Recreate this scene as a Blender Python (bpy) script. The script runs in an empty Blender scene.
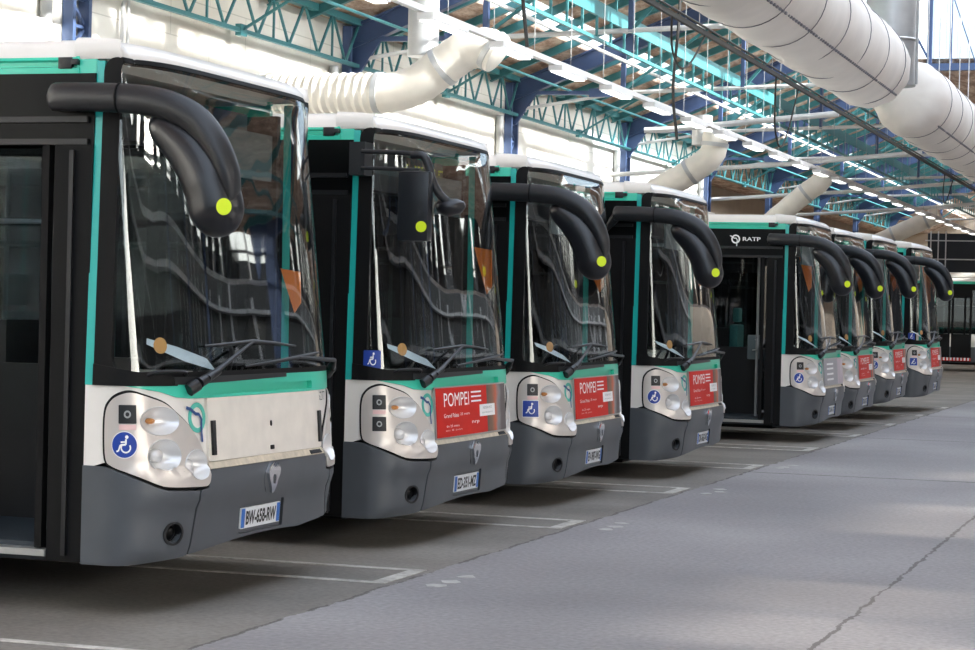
import bpy, bmesh, math, random
from mathutils import Vector, Matrix
from mathutils.geometry import delaunay_2d_cdt
random.seed(7)
S = bpy.context.scene
COL = S.collection
PI = math.pi
R = math.radians

# ------------------------------------------------------------------ materials
def srgb(h):
    if isinstance(h, str):
        h = h.lstrip('#'); c = [int(h[i:i+2], 16)/255 for i in (0, 2, 4)]
    else: c = h
    return tuple((x/12.92 if x <= .04045 else ((x+.055)/1.055)**2.4) for x in c) + (1,)

MATS = {}
def mat(name, col, rough=.5, metal=0, spec=.5, noise=0, nscale=8, bump=0, bscale=40, coat=0, emit=0, stretch=None):
    if name in MATS: return MATS[name]
    m = bpy.data.materials.new(name); m.use_nodes = True
    nt = m.node_tree; b = nt.nodes['Principled BSDF']
    c = srgb(col)
    b.inputs['Base Color'].default_value = c
    b.inputs['Roughness'].default_value = rough
    b.inputs['Metallic'].default_value = metal
    b.inputs['Specular IOR Level'].default_value = spec
    if coat: b.inputs['Coat Weight'].default_value = coat; b.inputs['Coat Roughness'].default_value = .08
    if emit:
        b.inputs['Emission Color'].default_value = c; b.inputs['Emission Strength'].default_value = emit
    if noise or bump:
        tc = nt.nodes.new('ShaderNodeTexCoord')
        src = tc.outputs['Object']
        if stretch:
            mp = nt.nodes.new('ShaderNodeMapping'); mp.inputs['Scale'].default_value = stretch
            nt.links.new(src, mp.inputs['Vector']); src = mp.outputs['Vector']
    if noise:
        n = nt.nodes.new('ShaderNodeTexNoise'); n.inputs['Scale'].default_value = nscale; n.inputs['Detail'].default_value = 6
        nt.links.new(src, n.inputs['Vector'])
        mx = nt.nodes.new('ShaderNodeMix'); mx.data_type = 'RGBA'; mx.blend_type = 'MULTIPLY'
        mx.inputs['Factor'].default_value = 1
        rp = nt.nodes.new('ShaderNodeValToRGB')
        lo = 1-noise
        rp.color_ramp.elements[0].position = .3; rp.color_ramp.elements[0].color = (lo, lo, lo, 1)
        rp.color_ramp.elements[1].position = .7; rp.color_ramp.elements[1].color = (1, 1, 1, 1)
        nt.links.new(n.outputs['Fac'], rp.inputs['Fac'])
        mx.inputs['A'].default_value = c
        nt.links.new(rp.outputs['Color'], mx.inputs['B'])
        nt.links.new(mx.outputs['Result'], b.inputs['Base Color'])
    if bump:
        n2 = nt.nodes.new('ShaderNodeTexNoise'); n2.inputs['Scale'].default_value = bscale; n2.inputs['Detail'].default_value = 4
        nt.links.new(src, n2.inputs['Vector'])
        bp = nt.nodes.new('ShaderNodeBump'); bp.inputs['Strength'].default_value = bump; bp.inputs['Distance'].default_value = .02
        nt.links.new(n2.outputs['Fac'], bp.inputs['Height']); nt.links.new(bp.outputs['Normal'], b.inputs['Normal'])
    MATS[name] = m
    return m

def glass_mat(name, tint, refl=1.0, ior=1.5):
    m = bpy.data.materials.new(name); m.use_nodes = True
    nt = m.node_tree; nt.nodes.clear()
    out = nt.nodes.new('ShaderNodeOutputMaterial')
    tr = nt.nodes.new('ShaderNodeBsdfTransparent'); tr.inputs['Color'].default_value = (*tint, 1)
    gl = nt.nodes.new('ShaderNodeBsdfGlossy'); gl.inputs['Roughness'].default_value = .015
    gl.inputs['Color'].default_value = (refl, refl, refl, 1)
    lw = nt.nodes.new('ShaderNodeLayerWeight'); lw.inputs['Blend'].default_value = .5
    pw = nt.nodes.new('ShaderNodeMath'); pw.operation = 'POWER'; pw.inputs[1].default_value = 5; nt.links.new(lw.outputs['Facing'], pw.inputs[0])
    f0 = ((ior-1)/(ior+1))**2
    fr = nt.nodes.new('ShaderNodeMath'); fr.operation = 'MULTIPLY_ADD'; fr.inputs[1].default_value = 1-f0; fr.inputs[2].default_value = f0; nt.links.new(pw.outputs[0], fr.inputs[0])
    if name == 'windscreen_glass':
        tc = nt.nodes.new('ShaderNodeTexCoord'); mp = nt.nodes.new('ShaderNodeMapping'); mp.inputs['Scale'].default_value = (1, 1, .35)
        nz = nt.nodes.new('ShaderNodeTexNoise'); nz.inputs['Scale'].default_value = 2.6; nz.inputs['Detail'].default_value = 1
        bp = nt.nodes.new('ShaderNodeBump'); bp.inputs['Strength'].default_value = .22; bp.inputs['Distance'].default_value = .008
        nt.links.new(tc.outputs['Object'], mp.inputs[0]); nt.links.new(mp.outputs[0], nz.inputs['Vector']); nt.links.new(nz.outputs['Fac'], bp.inputs['Height']); nt.links.new(bp.outputs['Normal'], gl.inputs['Normal'])
    mx = nt.nodes.new('ShaderNodeMixShader')
    nt.links.new(fr.outputs[0], mx.inputs[0]); nt.links.new(tr.outputs[0], mx.inputs[1]); nt.links.new(gl.outputs[0], mx.inputs[2])
    nt.links.new(mx.outputs[0], out.inputs['Surface'])
    MATS[name] = m
    return m

WHITE = mat('white_paint', '#eee9e2', .32, coat=.3, noise=.06, nscale=5)
PANELW = mat('hatch_white', '#eae3d8', .38, coat=.2, noise=.10, nscale=9)
DIRTY = mat('dirty_ledge', '#c9bca6', .6, noise=.3, nscale=20)
TEAL = mat('teal_paint', '#3fcbae', .3, coat=.4)
TEALP = mat('teal_pillar', '#1fb0a6', .3, coat=.4)
GREY = mat('bumper_grey', '#4f5358', .36, spec=.6, noise=.10, nscale=6)
BLACKP = mat('black_plastic', '#17181b', .38, noise=.2, nscale=12)
MIRB = mat('mirror_black', '#15171d', .3, spec=.6)
MIRA = mat('mirror_arm_black', '#1d1f23', .42, spec=.55)
RUBBER = mat('rubber', '#0b0b0c', .6, spec=.2)
GLOSSB = mat('gloss_black', '#08090a', .3, spec=.15)
SILVER = mat('headlight_silver', '#d5cdc6', .3, metal=.35, noise=.03)
CHROME = mat('chrome', '#dfe1e4', .12, metal=1)
BOWL = mat('reflector', '#e2e1e0', .30, metal=.35, coat=.5)
AMBER = mat('amber', '#c9884a', .3)
BLUE = mat('sticker_blue', '#1d3f9a', .35)
STW = mat('sticker_white', '#f2f2f2', .4)
YEL = mat('dot_yellow', '#d8ee15', .5)
RED = mat('ad_red', '#c92a20', .5, spec=.15, noise=.06)
PINK = mat('pale_pink', '#e9c3c0', .5)
LOGOT = mat('logo_teal', '#58bfae', .4)
LOGOB = mat('logo_navy', '#2f4d86', .4)
PLW = mat('plate_white', '#e9ebee', .35)
PLB = mat('plate_blue', '#2a6bc0', .35)
INK = mat('ink', '#0c0c0e', .5)
INTD = mat('interior_dark', '#2c343a', .6)
INTG = mat('interior_grey', '#59676b', .55)
INTF = mat('interior_floor', '#2b343c', .6, noise=.2)
SEAT = mat('seat_fabric', '#2f6b6a', .8, noise=.3, nscale=40)
ORG = mat('orange_streak', '#ff8a35', .4)
PAPER = mat('paper', '#d3dfe8', .7)
ALU = mat('aluminium', '#b9bab8', .35, metal=.7)
TYRE = mat('tyre', '#141414', .85)
GLASS = glass_mat('windscreen_glass', (.93, .95, .94), 1.0, 1.6)
GLASSD = glass_mat('tinted_glass', (.62, .66, .66), 1.0, 1.5)
GLASSB = glass_mat('sky_dimming_glass', (.60, .65, .70), 1.0, 1.4)  # blue tint put in to tone down the sky behind the panes
GLASSC = glass_mat('clear_glass', (.9, .95, 1), 1.0, 1.4)
LED = mat('led_amber', '#a7a93c', .5, emit=.25)
# building
STB = mat('steel_blue', '#46597f', .45, noise=.12, nscale=2)
STT = mat('steel_teal', '#3f7f84', .45, noise=.15, nscale=2)
STW2 = mat('steel_white', '#d4d4d4', .5)
GALV = mat('galvanised', '#c2c3c4', .38, metal=.6, noise=.15, nscale=4)
DUCTF = mat('duct_fabric', '#efe9e2', .75, noise=.1, nscale=1.5, bump=.35, bscale=3)
SEAM = mat('seam', '#77757a', .7)
DUCTM = mat('duct_white', '#ebe5da', .5, metal=.1, noise=.12, nscale=3)
PIPE = mat('grey_pipe', '#9b9c9c', .5)
CABLE = mat('dark_cable', '#26221f', .6)
DARKW = mat('dark_wall', '#33373e', .8, noise=.3, nscale=.6)
BEIGE = mat('beige_wall', '#b5a592', .8, noise=.15, nscale=.8)
LAMPM = mat('lamp_diffuser', '#f7f7f5', .4, emit=1.2)

# ------------------------------------------------------------------ object helpers
def link(name, me, parent=None, m=None):
    o = bpy.data.objects.new(name, me); COL.objects.link(o)
    if parent is not None: o.parent = parent
    return o
def mesh(name, vs, fs, m, smooth=False):
    me = bpy.data.meshes.new(name); me.from_pydata([tuple(v) for v in vs], [], fs); me.update()
    me.materials.append(m)
    if smooth: me.polygons.foreach_set('use_smooth', [True]*len(me.polygons))
    return me
def smooth_by_angle(me, ang=40):
    bm = bmesh.new(); bm.from_mesh(me)
    bmesh.ops.recalc_face_normals(bm, faces=bm.faces)
    for e in bm.edges:
        e.smooth = not (len(e.link_faces) != 2 or e.calc_face_angle(0) > R(ang))
    for f in bm.faces: f.smooth = True
    bm.to_mesh(me); bm.free()
def tag(o, label, cat, group=None):
    o['label'] = label; o['category'] = cat
    if group: o['group'] = group
    return o
def empty(name, loc, label=None, cat=None, group=None):
    o = bpy.data.objects.new(name, None); COL.objects.link(o); o.location = loc; o.empty_display_size = .3
    if label: tag(o, label, cat, group)
    return o

class G:
    """collects simple solids into one mesh"""
    def __init__(s): s.v = []; s.f = []
    def add(s, vs, fs):
        n = len(s.v); s.v += [tuple(v) for v in vs]; s.f += [tuple(i+n for i in f) for f in fs]; return s
    def box(s, x0, x1, y0, y1, z0, z1):
        vs = [(x, y, z) for x in (x0, x1) for y in (y0, y1) for z in (z0, z1)]
        return s.add(vs, [(0, 1, 3, 2), (4, 6, 7, 5), (0, 4, 5, 1), (2, 3, 7, 6), (0, 2, 6, 4), (1, 5, 7, 3)])
    def bar(s, a, b, w, h=None, up=(0, 0, 1)):
        h = h or w; a = Vector(a); b = Vector(b); d = (b-a).normalized(); u = Vector(up)
        if abs(d.dot(u)) > .98: u = Vector((1, 0, 0))
        r = d.cross(u).normalized(); u = r.cross(d)
        vs = [p+r*(i*w/2)+u*(j*h/2) for p in (a, b) for i, j in ((-1, -1), (1, -1), (1, 1), (-1, 1))]
        return s.add(vs, [(0, 1, 2, 3), (7, 6, 5, 4), (0, 4, 5, 1), (1, 5, 6, 2), (2, 6, 7, 3), (3, 7, 4, 0)])
    def tube(s, pts, r, n=10, rr=None, up=(0, 0, 1), cap=True):
        """loft along pts; r float or list; rr second radius (sideways) float/list"""
        pts = [Vector(p) for p in pts]; N = len(pts)
        rs = r if isinstance(r, (list, tuple)) else [r]*N
        r2 = rr if isinstance(rr, (list, tuple)) else ([rr]*N if rr else rs)
        vs = []; U = Vector(up)
        for i, p in enumerate(pts):
            d = (pts[min(i+1, N-1)]-pts[max(i-1, 0)]).normalized()
            if abs(d.dot(U)) > .98: U = Vector((1, 0, 0)) if abs(d.x) < .9 else Vector((0, 1, 0))
            a = d.cross(U).normalized(); b = a.cross(d).normalized(); U = b
            for k in range(n):
                t = 2*PI*k/n; vs.append(p+a*(math.cos(t)*r2[i])+b*(math.sin(t)*rs[i]))
        fs = [(i*n+k, i*n+(k+1) % n, (i+1)*n+(k+1) % n, (i+1)*n+k) for i in range(N-1) for k in range(n)]
        if cap: fs += [tuple(range(n-1, -1, -1)), tuple((N-1)*n+k for k in range(n))]
        return s.add(vs, fs)
    def prism(s, pts, a, b, axis=1):
        """extrude 2D polygon between a and b on axis; pts in the other two axes order"""
        n = len(pts); vs = []
        for q in (a, b):
            for p in pts:
                c = list(p); c.insert(axis, q); vs.append(c)
        return s.add(vs, [tuple(range(n)), tuple(range(2*n-1, n-1, -1))]+[(i, n+i, n+(i+1) % n, (i+1) % n) for i in range(n)])
    def disc(s, c, r, nrm, th=.004, n=24, r2=None, right=None):
        nrm = Vector(nrm).normalized(); u = Vector((0, 0, 1)); a = u.cross(nrm).normalized() if abs(nrm.z) < .95 else Vector((1, 0, 0)); b = nrm.cross(a)
        c = Vector(c)
        vs = [c+nrm*q+a*(math.cos(2*PI*k/n)*(r2 or r))+b*(math.sin(2*PI*k/n)*r) for q in (0, th) for k in range(n)]
        return s.add(vs, [tuple(range(n-1, -1, -1)), tuple(n+k for k in range(n))]+[(k, (k+1) % n, n+(k+1) % n, n+k) for k in range(n)])
    def build(s, name, m, parent=None, smooth=False, ang=40, bevel=0):
        me = mesh(name, s.v, s.f, m)
        if bevel:
            bm = bmesh.new(); bm.from_mesh(me); bmesh.ops.recalc_face_normals(bm, faces=bm.faces)
            es = [e for e in bm.edges if e.calc_face_angle(0) > R(30)]
            bmesh.ops.bevel(bm, geom=es, offset=bevel, segments=2, affect='EDGES', profile=.7)
            bm.to_mesh(me); bm.free(); smooth = True
        if smooth: smooth_by_angle(me, ang)
        else:
            bm = bmesh.new(); bm.from_mesh(me); bmesh.ops.recalc_face_normals(bm, faces=bm.faces); bm.to_mesh(me); bm.free()
        return link(name, me, parent)

def bez(pts, n=8):
    """catmull-rom through pts"""
    P = [Vector(p) for p in pts]; P = [P[0]*2-P[1]]+P+[P[-1]*2-P[-2]]; out = []
    for i in range(1, len(P)-2):
        for k in range(n):
            t = k/n
            out.append(.5*((2*P[i])+(-P[i-1]+P[i+1])*t+(2*P[i-1]-5*P[i]+4*P[i+1]-P[i+2])*t*t+(-P[i-1]+3*P[i]-3*P[i+1]+P[i+2])*t**3))
    out.append(P[-2]); return out

TXT = {}
def text2d(s, size, width=None, bold=0):
    """2D text outline -> (verts centred, faces)"""
    k = (s, size, width, bold)
    if k in TXT: return TXT[k]
    cu = bpy.data.curves.new('t', 'FONT'); cu.body = s; cu.size = 1; cu.resolution_u = 3; cu.offset = bold
    o = bpy.data.objects.new('t', cu); me = o.to_mesh()
    vs = [(v.co.x, v.co.y) for v in me.vertices]; fs = [tuple(p.vertices) for p in me.polygons]
    o.to_mesh_clear(); bpy.data.objects.remove(o); bpy.data.curves.remove(cu)
    x0 = min(v[0] for v in vs); x1 = max(v[0] for v in vs); y0 = min(v[1] for v in vs); y1 = max(v[1] for v in vs)
    sy = size/(y1-y0); sx = (width/(x1-x0)) if width else sy
    vs = [((x-(x0+x1)/2)*sx, (y-(y0+y1)/2)*sy) for x, y in vs]
    TXT[k] = (vs, fs); return TXT[k]

# ------------------------------------------------------------------ bus body surface
def interp(x, xs, ys):
    if x <= xs[0]: return ys[0]
    for i in range(1, len(xs)):
        if x <= xs[i]:
            return ys[i-1]+(ys[i]-ys[i-1])*(x-xs[i-1])/(xs[i]-xs[i-1])
    return ys[-1]
W = 1.25; CD = .36
def hw(z): return W-.045*min(1, max(0, (z-1.2)/1.7))
RZ = [.24, .30, .36, .50, .545, .60, .72, .745, .76, .80, 1.27, 2.84, 2.90, 2.95, 2.985, 3.0]
RR = [.12, .05, .038, .030, .024, .002, .0, .008, .03, .03, .065, .22, .245, .30, .38, .50]
def rake(z): return interp(z, RZ, RR)
_cs = [(0., 0., 0.)]
for i in range(1, 241):
    q = i/240; t = 1-(1-q)**2.2
    y = W*t; x = -CD*(1-math.sqrt(max(0, 1-t**6)))
    s0, y0, x0 = _cs[-1]; _cs.append((s0+math.hypot(y-y0, x-x0), y, x))
CSs = [c[0] for c in _cs]; CSy = [c[1] for c in _cs]; CSx = [c[2] for c in _cs]
S1 = CSs[-1]
def s_of_y(y):
    sg = -1 if y < 0 else 1; return sg*interp(abs(y), CSy, CSs)
def s_of_x(x, side=-1):
    if x < -CD: return side*(S1+(-CD-x))
    lo, hi = 0, S1
    for _ in range(40):
        m = (lo+hi)/2
        if interp(m, CSs, CSx) > x: lo = m
        else: hi = m
    return side*lo
def P0(s, z):
    a = abs(s); sg = -1 if s < 0 else 1
    if a <= S1: y = interp(a, CSs, CSy); x = interp(a, CSs, CSx); g = min(1, max(0, 1-(-x-.12)/.24))
    else: y = W; x = -CD-(a-S1); g = 0
    return Vector((x-rake(z)*g, sg*y*hw(z)/W, z))
def PS(s, z, off=0):
    p = P0(s, z)
    if off:
        e = .006; d1 = P0(s+e, z)-P0(s-e, z); d2 = P0(s, z+e)-P0(s, z-e)
        p = p+d1.cross(d2).normalized()*off
    return p

def inside(p, poly):
    x, y = p; c = False; n = len(poly)
    for i in range(n):
        x1, y1 = poly[i]; x2, y2 = poly[i-1]
        if (y1 > y) != (y2 > y) and x < (x2-x1)*(y-y1)/(y2-y1)+x1: c = not c
    return c
def dens(poly, step):
    out = []
    for i in range(len(poly)):
        a = poly[i]; b = poly[(i+1) % len(poly)]; n = max(1, int(math.hypot(b[0]-a[0], b[1]-a[1])/step))
        out += [(a[0]+(b[0]-a[0])*k/n, a[1]+(b[1]-a[1])*k/n) for k in range(n)]
    return out
def ell(sc, zc, rs, rz=None, n=28):
    rz = rz or rs; return [(sc+rs*math.cos(2*PI*k/n), zc+rz*math.sin(2*PI*k/n)) for k in range(n)]
def rrect(s0, s1, z0, z1, r=.0, n=5):
    if r <= 0: return [(s0, z0), (s1, z0), (s1, z1), (s0, z1)]
    out = []
    for cx, cz, a0 in ((s1-r, z0+r, -90), (s1-r, z1-r, 0), (s0+r, z1-r, 90), (s0+r, z0+r, 180)):
        out += [(cx+r*math.cos(R(a0+90*k/n)), cz+r*math.sin(R(a0+90*k/n))) for k in range(n+1)]
    return out
def patchG(g, outer, holes=(), off=0, th=.01, step=.07, fn=PS):
    """curved solid slab whose outline is the polygon (s,z) on the body surface"""
    outer = dens(outer, step); holes = [dens(h, step) for h in holes]
    pts = list(outer); edges = [(i, (i+1) % len(outer)) for i in range(len(outer))]
    for h in holes:
        b = len(pts); pts += h; edges += [(b+i, b+(i+1) % len(h)) for i in range(len(h))]
    x0 = min(p[0] for p in outer); x1 = max(p[0] for p in outer); z0 = min(p[1] for p in outer); z1 = max(p[1] for p in outer)
    nx = int((x1-x0)/step); nz = int((z1-z0)/step)
    border = list(pts)
    for i in range(1, nx+1):
        for j in range(1, nz+1):
            q = (x0+(x1-x0)*i/(nx+1), z0+(z1-z0)*j/(nz+1))
            if inside(q, outer) and not any(inside(q, h) for h in holes):
                if min((q[0]-b[0])**2+(q[1]-b[1])**2 for b in border) > (step*.45)**2: pts.append(q)
    vo, eo, fo, _, _, _ = delaunay_2d_cdt([Vector(p) for p in pts], edges, [], 0, 1e-6)
    tris = []
    for f in fo:
        c = (sum(vo[i][0] for i in f)/len(f), sum(vo[i][1] for i in f)/len(f))
        if inside(c, outer) and not any(inside(c, h) for h in holes): tris.append(tuple(f))
    n = len(vo)
    va = [fn(v[0], v[1], off) for v in vo]
    if th is None: g.add(va, tris); return g
    vb = [fn(v[0], v[1], off-th) for v in vo]
    cnt = {}
    for t in tris:
        for k in range(len(t)):
            a, b = t[k], t[(k+1) % len(t)]; cnt[(a, b)] = 1
    fs = list(tris)+[tuple(n+i for i in reversed(t)) for t in tris]
    for (a, b) in cnt:
        if (b, a) not in cnt: fs.append((a, n+a, n+b, b))
    g.add(va+vb, fs); return g

CACHE = {}
def part(key, name, m, parent, fn, smooth=True, ang=35, bevel=0, inst=True):
    """build once per key, later buses share the mesh data"""
    if key in CACHE:
        return link(name, CACHE[key], parent)
    g = G(); fn(g)
    o = g.build(name, m, parent, smooth=smooth, ang=ang, bevel=bevel)
    CACHE[key] = o.data
    return o
def patch(key, name, m, parent, outer, holes=(), off=0, th=.01, step=.07):
    return part(key, name, m, parent, lambda g: patchG(g, outer, holes, off, th, step))
def side_fn(y, x0=0):
    return lambda u, v, off=0: Vector((u, -y-off if y > 0 else -y+off, v))
def txt(key, name, m, parent, s, size, sc, zc, off, width=None, bold=0, fn=PS):
    def mk(g):
        vs, fs = text2d(s, size, width, bold)
        g.add([fn(sc+v[0], zc+v[1], off) for v in vs], fs)
    return part(key, name, m, parent, mk, smooth=False)

def strip(g, pts, w, fn):
    L = []; Rr = []
    for k, p in enumerate(pts):
        a = pts[max(0, k-1)]; c = pts[min(len(pts)-1, k+1)]; dx, dz = c[0]-a[0], c[1]-a[1]; l = math.hypot(dx, dz)
        L.append((p[0]-dz/l*w, p[1]+dx/l*w)); Rr.append((p[0]+dz/l*w, p[1]-dx/l*w))
    n = len(pts)
    g.add([fn(*q) for q in L+Rr], [(k, n+k, n+k+1, k+1) for k in range(n-1)])
def wheelchair(g, sc, zc, r, off, fn=PS):
    """white wheelchair symbol in strokes"""
    def stroke(pts, w):
        for a, b in zip(pts, pts[1:]):
            dx, dz = b[0]-a[0], b[1]-a[1]; L = math.hypot(dx, dz) or 1; nx, nz = -dz/L*w/2, dx/L*w/2
            q = [(a[0]+nx, a[1]+nz), (a[0]-nx, a[1]-nz), (b[0]-nx, b[1]-nz), (b[0]+nx, b[1]+nz)]
            g.add([fn(sc+x*r, zc+z*r, off) for x, z in q], [(0, 1, 2, 3)])
    w = .12
    stroke([(math.cos(R(a))*.36+.12, math.sin(R(a))*.36-.2) for a in range(150, 391, 20)], w)
    stroke([(.14, .42), (.12, .02), (-.2, .0)], w*1.2); stroke([(.12, -.02), (.42, -.08), (.5, -.5), (.66, -.5)], w) if False else stroke([(.12, .02), (-.30, .0), (-.46, -.46), (-.62, -.48)], w)
    stroke([(.13, .22), (-.28, .2)], w)
    n = 12; g.add([fn(sc+(.2+.14*math.cos(2*PI*k/n))*r, zc+(.58+.14*math.sin(2*PI*k/n))*r, off) for k in range(n)], [tuple(range(n))])

# headlight cluster outline (y,z) measured on the near corner, mirrored for the far one
CLS = [(s_of_x(-.372), .80), (s_of_x(-.380), .93), (s_of_x(-.378), 1.065), (s_of_x(-.345), 1.115), (s_of_x(-.295), 1.143), (s_of_x(-.225), 1.160), (s_of_x(-.155), 1.138), (s_of_y(-1.08), 1.103), (s_of_y(-1.019), 1.050), (s_of_y(-.95), 1.0), (s_of_y(-.89), .941), (s_of_y(-.84), .885), (s_of_y(-.797), .81), (s_of_y(-.785), .74),
       (s_of_y(-.787), .685), (s_of_y(-.81), .663), (s_of_y(-.84), .660), (s_of_y(-1.10), .668), (s_of_y(-1.145), .684), (s_of_y(-1.19), .712), (s_of_x(-.26), .747), (s_of_x(-.34), .778)]
def cl_poly(side, grow=0):
    P = list(CLS)
    for _ in range(2): P = [q for a, c in zip(P, P[1:]+P[:1]) for q in ((a[0]*.75+c[0]*.25, a[1]*.75+c[1]*.25), (a[0]*.25+c[0]*.75, a[1]*.25+c[1]*.75))]
    cx = sum(p[0] for p in P)/len(P); cz = sum(p[1] for p in P)/len(P)
    P = [(x+(x-cx)*grow/.25, z+(z-cz)*grow/.25) for x, z in P]
    return P if side < 0 else [(-x, z) for x, z in reversed(P)]
def bumper_zlo(s):
    y = P0(s, .8).y
    return .350-.085*(y/1.24)**2 if y < .5 else interp(y, [.5, .9, 1.1, 1.25], [.345, .365, .41, .49])
SP = s_of_x(-.505)        # where the front pillar meets the door jamb (negative s)
def lo_edge(sa, sb, n=12): return [(sa+(sb-sa)*k/n, bumper_zlo(sa+(sb-sa)*k/n)) for k in range(n+1)]

PLATES = {}
def make_bus(i, x, y, z, o):
    near = o.get('door', 'closed')
    b = empty('city_bus', (x, y, z), o['label'], 'bus', 'city buses parked side by side')
    b.rotation_euler[2] = R(o.get('rot', 0))
    K = lambda s: ('bus', s)
    # --- body shell -----------------------------------------------------
    def shell(g):          # far side wall, rear, roof as one painted skin
        for sd in (1, -1):
            xs = -.53 if sd > 0 else -1.98
            yb, yt = W, hw(2.9)
            def q(x0, x1, z0, z1):
                y0, y1 = sd*hw(z0), sd*hw(z1); t = -.04*sd
                vs = [(xx, yy, zz) for xx in (x0, x1) for yy, zz in ((y0, z0), (y0+t, z0), (y1+t, z1), (y1, z1))]
                g.add(vs, [(0, 1, 2, 3), (7, 6, 5, 4), (0, 4, 5, 1), (1, 5, 6, 2), (2, 6, 7, 3), (3, 7, 4, 0)])
            for (a, c) in ((-2.25, xs), (-8.2, -3.35), (-11.9, -9.3)):
                if sd < 0 and a == -2.25: a, c = -2.25, -1.98
                q(a, c, .78, 1.19)
            q(-3.35, -2.25, 1.0, 1.19); q(-9.3, -8.2, 1.0, 1.19)
        g.box(-11.95, -11.9, -1.22, 1.22, .35, 2.9)
    part(K('side'), 'side_panel', WHITE, b, shell, smooth=False)
    def skirt(g):
        for sd in (1, -1):
            for (a, c) in ((-2.25, -.53 if sd > 0 else -1.98), (-8.2, -3.35), (-11.9, -9.3)):
                g.box(a, c, sd*1.25-(.04 if sd > 0 else 0), sd*1.25+(.0 if sd > 0 else .04), .30, .775)
    part(K('skirt'), 'side_skirt', GREY, b, skirt, smooth=False)
    for sd in (1, -1):
        for k in range(7):
            a = -1.98-.04-1.4*k if sd < 0 else -.62-1.6*k; c = a-(1.34 if sd < 0 else 1.54)
            if c < -11.9: continue
            y0, y1 = sd*(hw(1.2)-.012), sd*(hw(2.6)-.012)
            part(K('win%d%d' % (sd, k)), 'side_window', GLASSD, b, lambda g: g.add([(a, y0, 1.2), (c, y0, 1.2), (c, y1, 2.6), (a, y1, 2.6), (a, y0-sd*.006, 1.2), (c, y0-sd*.006, 1.2), (c, y1-sd*.006, 2.6), (a, y1-sd*.006, 2.6)],
                  [(0, 1, 2, 3), (7, 6, 5, 4), (0, 4, 5, 1), (1, 5, 6, 2), (2, 6, 7, 3), (3, 7, 4, 0)]), smooth=False)
    def wfr(g):
        for sd in (1, -1):
            for k in range(8):
                a = (-2.0-1.4*k if sd < 0 else -.58-1.6*k)
                if a < -11.9: continue
                g.bar((a, sd*(hw(1.2)-.02), 1.18), (a, sd*(hw(2.65)-.02), 2.65), .03, .06, (1, 0, 0))
            g.box(-11.9, -1.98 if sd < 0 else -.55, sd*hw(2.7)-.03, sd*hw(2.7)+.02, 2.6, 2.80)
    part(K('wfr'), 'window_frames', RUBBER, b, wfr, smooth=False)
    def cant(g):           # teal gutter rail under the roof, near and far side
        for sd in (-1, 1):
            y0 = hw(2.82)
            pr = [(y0-.03, 2.795), (y0+.008, 2.795), (y0+.010, 2.83), (y0-.012, 2.838), (y0-.012, 2.862), (y0+.012, 2.87), (y0+.006, 2.89), (y0-.03, 2.89)]
            g.prism([(sd*a, c) for a, c in pr], -11.9, -.60, axis=0)
    part(K('cant'), 'gutter_rail', TEAL, b, cant, smooth=False)
    def roof(g):
        # white roof: rounded side bands and slightly crowned top behind the front cap
        sec = [(-1.215, 2.885), (-1.205, 2.93), (-1.17, 2.965), (-1.08, 2.99), (-.6, 3.012), (0, 3.022), (.6, 3.012), (1.08, 2.99), (1.17, 2.965), (1.205, 2.93), (1.215, 2.885),
               (1.15, 2.86), (-1.15, 2.86)]
        g.prism(sec, -11.9, -.62, axis=0)
        g.prism([(a*.72, 3.0+(c-2.86)*1.2) for a, c in sec], -9.5, -4.6, axis=0)
    part(K('roof'), 'roof', WHITE, b, roof, ang=50)
    def cap(g):            # moulded cap above the windscreen
        SS = S1+.27; n = 64; rows = [(2.875, 0, 0), (2.90, 0, .012), (2.93, 0, .012), (2.955, 0, .008), (2.972, .0, 0)]
        vs = []
        for zz, _, off in rows:
            for k in range(n+1):
                vs.append(PS(-SS+2*SS*k/n, zz, off))
        # crown rows blending towards the roof top
        last = [Vector(v) for v in vs[-(n+1):]]
        for t, dz in ((.25, .018), (.5, .030), (.8, .042), (1, .048)):
            for k, p in enumerate(last):
                q = Vector((-.66, p.y*.93, 0)); qx = p.x+(q.x-p.x)*t; qy = p.y+(q.y-p.y)*t
                vs.append(Vector((qx, qy, 2.972+dz*(1-.5*(abs(p.y)/1.25)**4))))
        m_ = n+1; rr = len(rows)+4
        fs = [(r*m_+k, r*m_+k+1, (r+1)*m_+k+1, (r+1)*m_+k) for r in range(rr-1) for k in range(n)]
        g.add(vs, fs)
        g.add([PS(-SS+2*SS*k/n, 2.875, 0) for k in range(n+1)]+[PS(-SS+2*SS*k/n, 2.875, -.06) for k in range(n+1)], [(k, m_+k, m_+k+1, k+1) for k in range(n)])
    part(K('cap'), 'roof_front_cap', WHITE, b, cap, ang=60)
    # corner posts: teal above, white below, grey at the bottom is the bumper
    for sd, nm in ((-1, 'near'), (1, 'far')):
        a, c = sorted((sd*abs(SP), sd*abs(s_of_x(-.455))))
        patch(K('pil'+nm), 'front_pillar', TEALP, b, [(a, 1.19), (c, 1.19), (c, 2.80), (c, 2.866), (a, 2.866)], off=0, th=.03, step=.08)
        q1, q2 = sorted((sd*abs(SP), sd*(S1-.02)))
    LA = [(s_of_x(-.185), s_of_y(-1.002), 1.010, .076), (s_of_x(-.155), s_of_y(-.999), .831, .087), (s_of_y(-.975), s_of_y(-.783), .776, .080)]
    LA = [((a+c)/2, zz, abs(c-a)/2, rz) for a, c, zz, rz in LA]
    fph = [rrect(-.71, .71, 1.12, 1.186)]
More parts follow.
